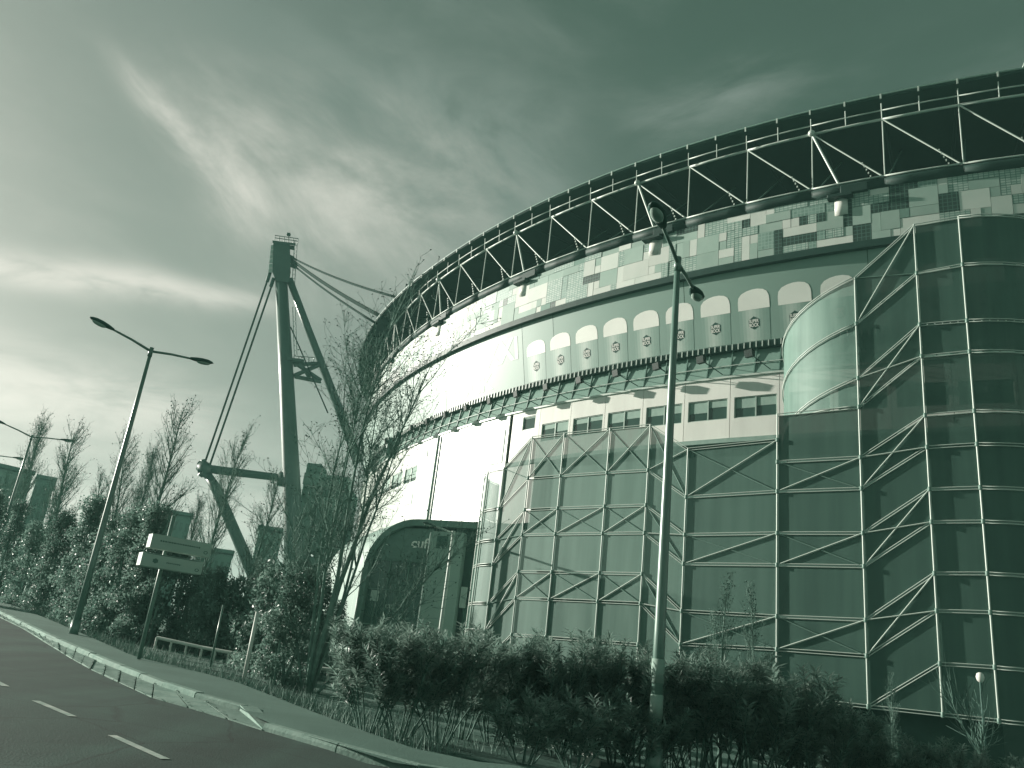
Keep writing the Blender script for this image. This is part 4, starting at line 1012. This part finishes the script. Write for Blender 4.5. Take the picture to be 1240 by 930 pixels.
def ivy_column(seed, H, R):
    r = random.Random(seed)
    def b(t):
        tr = MB(); lv = MB()
        for k in range(4):
            P, _ = wiggle(Vector((r.uniform(-.3, .3), r.uniform(-.3, .3), -.1)), UZ + rv(r) * .12, H * r.uniform(.75, 1), 7, r, .07, .05); tr.tube(P, [.06 * (1 - i / 8) + .012 for i in range(8)], 6)
        nclump = int(30 * H)
        for c in range(nclump):
            f = (c + r.random()) / nclump; z = H * f; rad = R * (1.0 - .55 * f ** 1.6) * (.55 + .45 * math.sin(f * 9 + seed) ** 2)
            a = r.uniform(0, 2 * math.pi); q_ = Vector((math.cos(a), math.sin(a), 0)); cen = q_ * (rad * math.sqrt(r.uniform(.15, 1))) + UZ * z
            cr = r.uniform(.16, .36)
            for k in range(60):
                o = rv(r); p = cen + o * (cr * r.uniform(.5, 1)); d = (o * .5 + rv(r) * .7 + UZ * -.1).normalized(); leaf(lv, p, d, o + rv(r) * .5, r.uniform(.08, .14), r.uniform(.03, .05))
        tr.build('stems', BARK, t, True); lv.build('foliage', LEAF_I, t, kind='stuff')
    return b
def oleander(seed, H=2.1, ns=11, low=.3, spread=.34):
    r = random.Random(seed)
    def b(t):
        tr = MB(); lv = MB()
        def whorls(Q, f0, step):
            L_ = sum((b_ - a_).length for a_, b_ in zip(Q, Q[1:])); n = int(L_ / step)
            for i in range(n + 1):
                f = f0 + (1 - f0) * i / max(1, n); j = min(len(Q) - 2, int(f * (len(Q) - 1))); p = Q[j].lerp(Q[j + 1], f * (len(Q) - 1) - j); ax = (Q[j + 1] - Q[j]).normalized()
                a0 = r.uniform(0, 6.28); s1 = ax.orthogonal().normalized(); s2 = ax.cross(s1)
                for k in range(3):
                    a = a0 + k * 2.094 + r.uniform(-.3, .3); o = s1 * math.cos(a) + s2 * math.sin(a); d = (o + ax * r.uniform(.3, 1.1) + UZ * r.uniform(-.25, .15)).normalized()
                    leaf(lv, p, d, ax, r.uniform(.12, .20), r.uniform(.014, .021))
        for k in range(ns):
            a = 2 * math.pi * k / ns + r.uniform(-.3, .3); d = Vector((math.cos(a) * spread, math.sin(a) * spread, 1)) * 1.0; d += rv(r) * .1
            P, e = wiggle(Vector((math.cos(a) * .12, math.sin(a) * .12, -.05)), d, H * r.uniform(.7, 1.05), 7, r, .08, .04)
            tr.tube(P, [.012 * (1 - i / 9) + .003 for i in range(8)], 5, False); whorls(P[4:], 0, .05)
            for q_ in range(9):
                s = r.randint(2 if r.random() < low else 3, 6); dd = (P[s + 1] - P[s]).normalized() + rv(r) * .75 + UZ * .35; S, _ = wiggle(P[s], dd, H * r.uniform(.14, .3), 3, r, .12, .08)
                tr.tube(S, [.008, .007, .005, .004], 4, False); whorls(S, .2, .045)
        tr.build('stems', BARK_L, t, True); lv.build('foliage', LEAF_O, t, kind='stuff')
    return b
def big_bare(seed, H):
    r = random.Random(seed)
    def b(t):
        tr = MB(); cr = MB(); lv = MB()
        def twig(Q, ln, k, r0):
            for i in range(k):
                s = r.randint(1, len(Q) - 1); dd = (Q[s] - Q[s - 1]).normalized() * .9 + rv(r) * .75 + UZ * .22; S, _ = wiggle(Q[s], dd, ln * r.uniform(.5, 1.1), 5, r, .16, .05)
                cr.tube(S, [r0, r0 * .85, r0 * .7, r0 * .6, r0 * .45, .003], 4, False)
                for w in range(4):
                    q_ = S[r.randint(1, 5)]; S2, _ = wiggle(q_, (S[-1] - S[0]).normalized() + rv(r) * .8, ln * r.uniform(.2, .4), 3, r, .2, .03); cr.tube(S2, [.0055, .0045, .004, .0025], 3, False)
                    if r.random() < .7: leaf(lv, S2[-1], (rv(r) - UZ * .4).normalized(), rv(r), .07, .02)
        limbs = [(Vector((.04, .0, 1)), .98, .085), (Vector((-.05, .1, 1)), .9, .055), (Vector((.10, -.1, 1)), 1.0, .06), (Vector((.20, .12, 1)), .85, .045), (Vector((-.10, 0, 1)), .85, .04), (Vector((.02, -.2, 1)), .8, .05), (Vector((.6, 0, .8)), .42, .035), (Vector((-.3, .2, 1)), .5, .03), (Vector((.08, .2, 1)), .9, .05)]
        for k, (d, f, r0) in enumerate(limbs):
            P, _ = wiggle(Vector((d.x * .3, d.y * .3, -.1)), d, H * f, 10, r, .06, .06); tr.tube(P, [r0 * (1 - i / 10.6) + .006 for i in range(11)], 7)
            for i in range(18):
                s = r.randint(3, 10); dd = (P[s] - P[s - 1]).normalized() + rv(r) * .6 + UZ * .12; Q, _ = wiggle(P[s], dd, H * r.uniform(.10, .22), 6, r, .12, .09)
                cr.tube(Q, [.018, .016, .014, .011, .009, .007, .004], 4, False); twig(Q, H * .085, 9, .0065)
        tr.build('trunk', BARK, t, True); cr.build('branches', BARK, t, kind='stuff'); lv.build('leaves', DRY, t, kind='stuff')
    return b
# --- left row: ivy-clad columns and bare poplars
iv = [proto('ivy_shrub', 'leafy ivy-clad shrub', 'shrub', 'leafy shrubs behind the pavement', ivy_column(s, h, R)) for s, h, R in ((1, 4.6, 1.15), (2, 5.4, 1.0), (3, 3.8, 1.25), (4, 2.2, .9))]
IV = [ # px, py of base, prototype, scale, back-off, label
    (-40, 712, 0, 1.1, 'tall leafy shrub at the far left edge of the row'), (-8, 722, 1, 1.05, 'leafy shrub just right of the left edge, below the pale block'),
    (22, 731, 2, 1.1, 'broad leafy shrub left of the first tall lamp post'), (48, 739, 0, 1.0, 'leafy shrub under the dark shaded face of the far left block'),
    (76, 749, 1, .95, 'leafy shrub directly behind the lamp post foot'), (104, 758, 2, 1.1, 'broad bushy shrub right of the lamp post foot'),
    (130, 766, 0, .95, 'upright leafy shrub midway between lamp post and road sign'), (152, 772, 1, .85, 'slender leafy shrub touching the road sign boards'),
    (180, 777, 2, .9, 'bushy shrub right behind the sign post'), (212, 782, 0, .62, 'short shrub under the right end of sign'),
    (240, 788, 2, .72, 'low wide shrub right of the sign'), (268, 792, 3, 1.1, 'small shrub left of the thin white post'),
    (318, 812, 3, 1.3, 'small bright shrub right of the white post'), (338, 826, 2, .72, 'dark dense shrub beneath the big bare tree'),
    (365, 815, 0, .70, 'dark shrub wrapped round the bare tree trunk'), (392, 812, 2, .62, 'dark shrub right of the bare tree trunk'), (300, 786, 0, .8, 'leafy shrub below the outrigger leg'), (345, 792, 1, .75, 'leafy shrub in front of the anchor block')]
for i, (px, py, k, s, lab) in enumerate(IV):
    p = gp(px, py + 4)
    if py < 715: p = on(*at(px, 700, 46)[:2])
    place(iv[k], p, rnd.uniform(0, 6.28), (s * rnd.uniform(.9, 1.15), s * rnd.uniform(.9, 1.15), s), lab)
po = [proto('poplar_tree', 'bare poplar', 'tree', 'bare trees in the left row', poplar(s, H, d, sp)) for s, H, d, sp in ((11, 11, 2.2, .35), (12, 10, 1.7, .5), (13, 9, 1.5, .65))]
POX = [(60, 490, 60, 0, 'tall dense bare poplar at the left behind far lamp post'), (110, 507, 46, 2, 'loose bare tree right of the leftmost poplar'), (170, 515, 40, 1, 'bare tree just right of the double lamp pole'),
       (222, 478, 38, 2, 'tallest bare tree above the road sign'), (190, 525, 44, 0, 'narrow bare tree behind the sign tree'), (286, 500, 44, 1, 'bare tree behind the outrigger knuckle'),
       (330, 560, 40, 2, 'bare sapling left of the mast shaft'), (25, 560, 70, 1, 'hazy bare tree at the far left block'), (140, 560, 52, 1, 'small bare tree behind the lamp pole'), (250, 590, 50, 0, 'faint bare tree left of outrigger leg'), (82, 545, 65, 2, 'thin far bare tree between lamp posts')]
for px, py, D, k, lab in POX:
    top = at(px, py, D); g = gz(top.x, top.y); s = (top.z - g) / height_of(po[k]); place(po[k], Vector((top.x, top.y, g)), rnd.uniform(0, 6.28), (s * .95, s * .95, s), lab)
bt = proto('bare_tree', 'big many-stemmed bare tree in front of the stadium edge', 'tree', None, big_bare(31, 11.))
p = gp(372, 838); top = at(452, 335, math.hypot(p.x, p.y)); place(bt, p, 0., (1., 1., (top.z - p.z) / height_of(bt)), 'big many-stemmed bare tree in front of the stadium edge')
# --- oleander hedge
ol = [proto('oleander_shrub', 'oleander', 'shrub', 'oleander shrubs along the pavement', oleander(s, H, n, lo, sp)) for s, H, n, lo, sp in ((41, 2.0, 12, .6, .36), (42, 2.2, 11, .3, .30), (43, 2.1, 12, .3, .38), (44, 1.2, 9, .9, .45))]
OLE = [(447, 882, 14.9, 0, 1.0, 'leftmost oleander with bright lit leaves beside the railing'), (484, 897, 15.0, 2, 1.05, 'oleander in front of the dark arched entrance'),
       (530, 908, 15.2, 1, 1.0, 'oleander below the slim lamp post'), (562, 0, 16.6, 2, .95, 'oleander below the left corner of mesh block'), (600, 0, 16.8, 1, 1.0, 'oleander right of the mesh corner, showing bare stems'),
       (640, 0, 17.3, 0, 1.1, 'oleander under the lamp shadow on mesh'), (676, 0, 16.6, 1, 1.12, 'tall oleander midway along the pale mesh block'), (712, 0, 17.2, 2, 1.15, 'oleander with parking stops at its foot'),
       (752, 0, 16.8, 1, 1.15, 'oleander touching the left of the double lamp pole'), (640, 0, 14.6, 3, 1., 'small low oleander in front of the parking stops'), (700, 0, 15.2, 3, 1.1, 'small low oleander left of the double lamp pole'),
       (842, 0, 17.0, 2, 1.25, 'dense dark oleander right of the double lamp pole'), (880, 0, 17.2, 1, 1.2, 'oleander with a sunlit spray of leaves'), (915, 0, 17.0, 2, 1.2, 'dark oleander left of the mesh tower seam'),
       (955, 0, 17.6, 1, 1.15, 'dark oleander below the middle mesh bay'), (990, 0, 17.4, 2, 1.0, 'last tall oleander before the tower foot'), (815, 0, 17.6, 0, 1.1, 'oleander directly behind the double lamp pole'),
       (1030, 0, 18.5, 0, .85, 'low dark shrub beneath the tower edge'), (1075, 0, 18.0, 2, .75, 'low dark shrub left of the small bare tree'), (1125, 0, 18.5, 1, .72, 'low dark shrub around the small bare tree'), (1170, 0, 17.5, 2, .70, 'low dark shrub under the small bare tree'), (1225, 0, 17.6, 0, .8, 'low dark shrub at the right edge'),
       (780, 0, 15.9, 3, 1.2, 'small low oleander hugging the double lamp pole')]
for px, py, D, k, s, lab in OLE:
    d = ray(px, py or 860); a = math.degrees(math.atan2(d[0], d[1])); p = on(*pol(a, D)[:2]); place(ol[k], p, rnd.uniform(0, 6.28), (s * 1.1, s * 1.1, s * .83), lab)
# --- thin saplings against the mesh tower
sp_ = proto('sapling', 'sapling', 'sapling', 'thin bare saplings', poplar(51, 4.4, .9, .3, .42))
for px, py, D, s, lab in ((876, 690, 19.5, 1., 'tallest thin bare sapling before the mesh tower'), (912, 700, 20, .95, 'thin bare sapling right of the tallest one'), (1076, 812, 21, .6, 'short bare sapling below the sloping mesh bay'), (866, 735, 21, .8, 'shorter bare sapling left of the tallest one')):
    t_ = at(px, py, D); g = gz(t_.x, t_.y); s = (t_.z - g) / height_of(sp_); place(sp_, Vector((t_.x, t_.y, g)), rnd.uniform(0, 6), s, lab)
def small_bare(t):
    r = random.Random(61); tr = MB(); cr = MB(); P, _ = wiggle(Vector((0, 0, -.1)), UZ, 1.6, 5, r, .04); tr.tube(P, [.04, .035, .03, .03, .027, .024], 8)
    for k in range(11):
        a = r.uniform(0, 6.28); d = Vector((math.cos(a) * .9, math.sin(a) * .9, 1.)); Q, _ = wiggle(P[-1] - UZ * r.uniform(0, .4), d, r.uniform(1., 1.7), 6, r, .18, .05); cr.tube(Q, [.015, .013, .011, .009, .007, .006, .004], 5, False)
        for i in range(11):
            s = r.randint(1, 6); S, _ = wiggle(Q[s], (Q[s] - Q[s - 1]).normalized() + rv(r) * .7 + UZ * .2, r.uniform(.3, .7), 4, r, .2, .05); cr.tube(S, [.006, .005, .0045, .0035, .003], 3, False)
    tr.build('trunk', BARK_L, t, True); cr.build('branches', BARK_L, t, kind='stuff')
sb_ = proto('small_tree', 'small tree', 'tree', None, small_bare); p = on(*pol(math.degrees(az(1188, 930)), 20.5)[:2]); place(sb_, p, 1., .95, 'small bare spreading tree at bottom right')
# --- verge grass
def verge():
    r = random.Random(71); m = MB()
    A = resample(PB[:9], 60); 
    for i in range(9000):
        f = r.random() ** .8; j = min(58, int(f * 59)); a = A[j].lerp(A[j + 1], f * 59 - j); t = A[j + 1] - A[j]; t.z = 0; t.normalize(); s = Vector((-t.y, t.x, 0)); w = abs(r.gauss(.35, .6)) if r.random() < .8 else r.uniform(0, 3)
        p = ong(a + s * w); h = r.uniform(.08, .3) * (1 if w > .15 else .5); d = (UZ + rv(r) * .45).normalized(); k = len(m.V); q_ = d.cross(rv(r)).normalized() * .008
        m.V += [tuple(p + q_), tuple(p - q_), tuple(p + d * h)]; m.F.append((k, k + 1, k + 2))
    m.build('verge_grass', GRASS, kind='stuff')
verge()
# --- fallen leaves and grit along the kerb, soil bed under the hedge
def litter():
    r = random.Random(81); m = MB()
    for i in range(900):
        f = r.random(); j = min(len(KA) - 2, int(f * (len(KA) - 1))); a = KA[j].lerp(GA[j], r.random() * 1.4) if r.random() < .6 else KA[j] + Vector((r.uniform(-1, 6), r.uniform(0, 4), 0)); p = ong(a, .125 if False else .05)
        leaf(m, p, Vector((r.gauss(0, 1), r.gauss(0, 1), r.uniform(0, .3))).normalized(), UZ, r.uniform(.03, .07), .015)
    m.build('leaf_litter', DRY, kind='stuff')
litter()
tag(strip('planting_bed', [ong(p + Vector((0, .15, 0))) for p in PB[7:]], [on(-4.5, 22), on(0, 18.2), on(8, 19.5), on(30, 12)], .004, M('bed_soil', .13, .95, .1, .35, 1.5, .6, 12), 40, 6), kind='structure')
for o in bpy.data.objects:
    if '_n' in o: del o['_n']

def haze():
    bm = bmesh.new(); bmesh.ops.create_cube(bm, size=1); me = bpy.data.meshes.new('haze'); bm.to_mesh(me); bm.free()
    o = link('haze', me); o.matrix_basis = Matrix.Translation((0, 50, 27)) @ Matrix.Diagonal((1300, 1400, 72, 1)); o['kind'] = 'stuff'
    m = bpy.data.materials.new('haze_air'); m.use_nodes = True; N = m.node_tree.nodes; N.remove(N['Principled BSDF'])
    v = N.new('ShaderNodeVolumePrincipled'); v.inputs['Density'].default_value = .0008; v.inputs['Color'].default_value = (.40, .86, .74, 1); v.inputs['Anisotropy'].default_value = 0.
    m.node_tree.links.new(v.outputs[0], N['Material Output'].inputs['Volume']); me.materials.append(m)
haze()
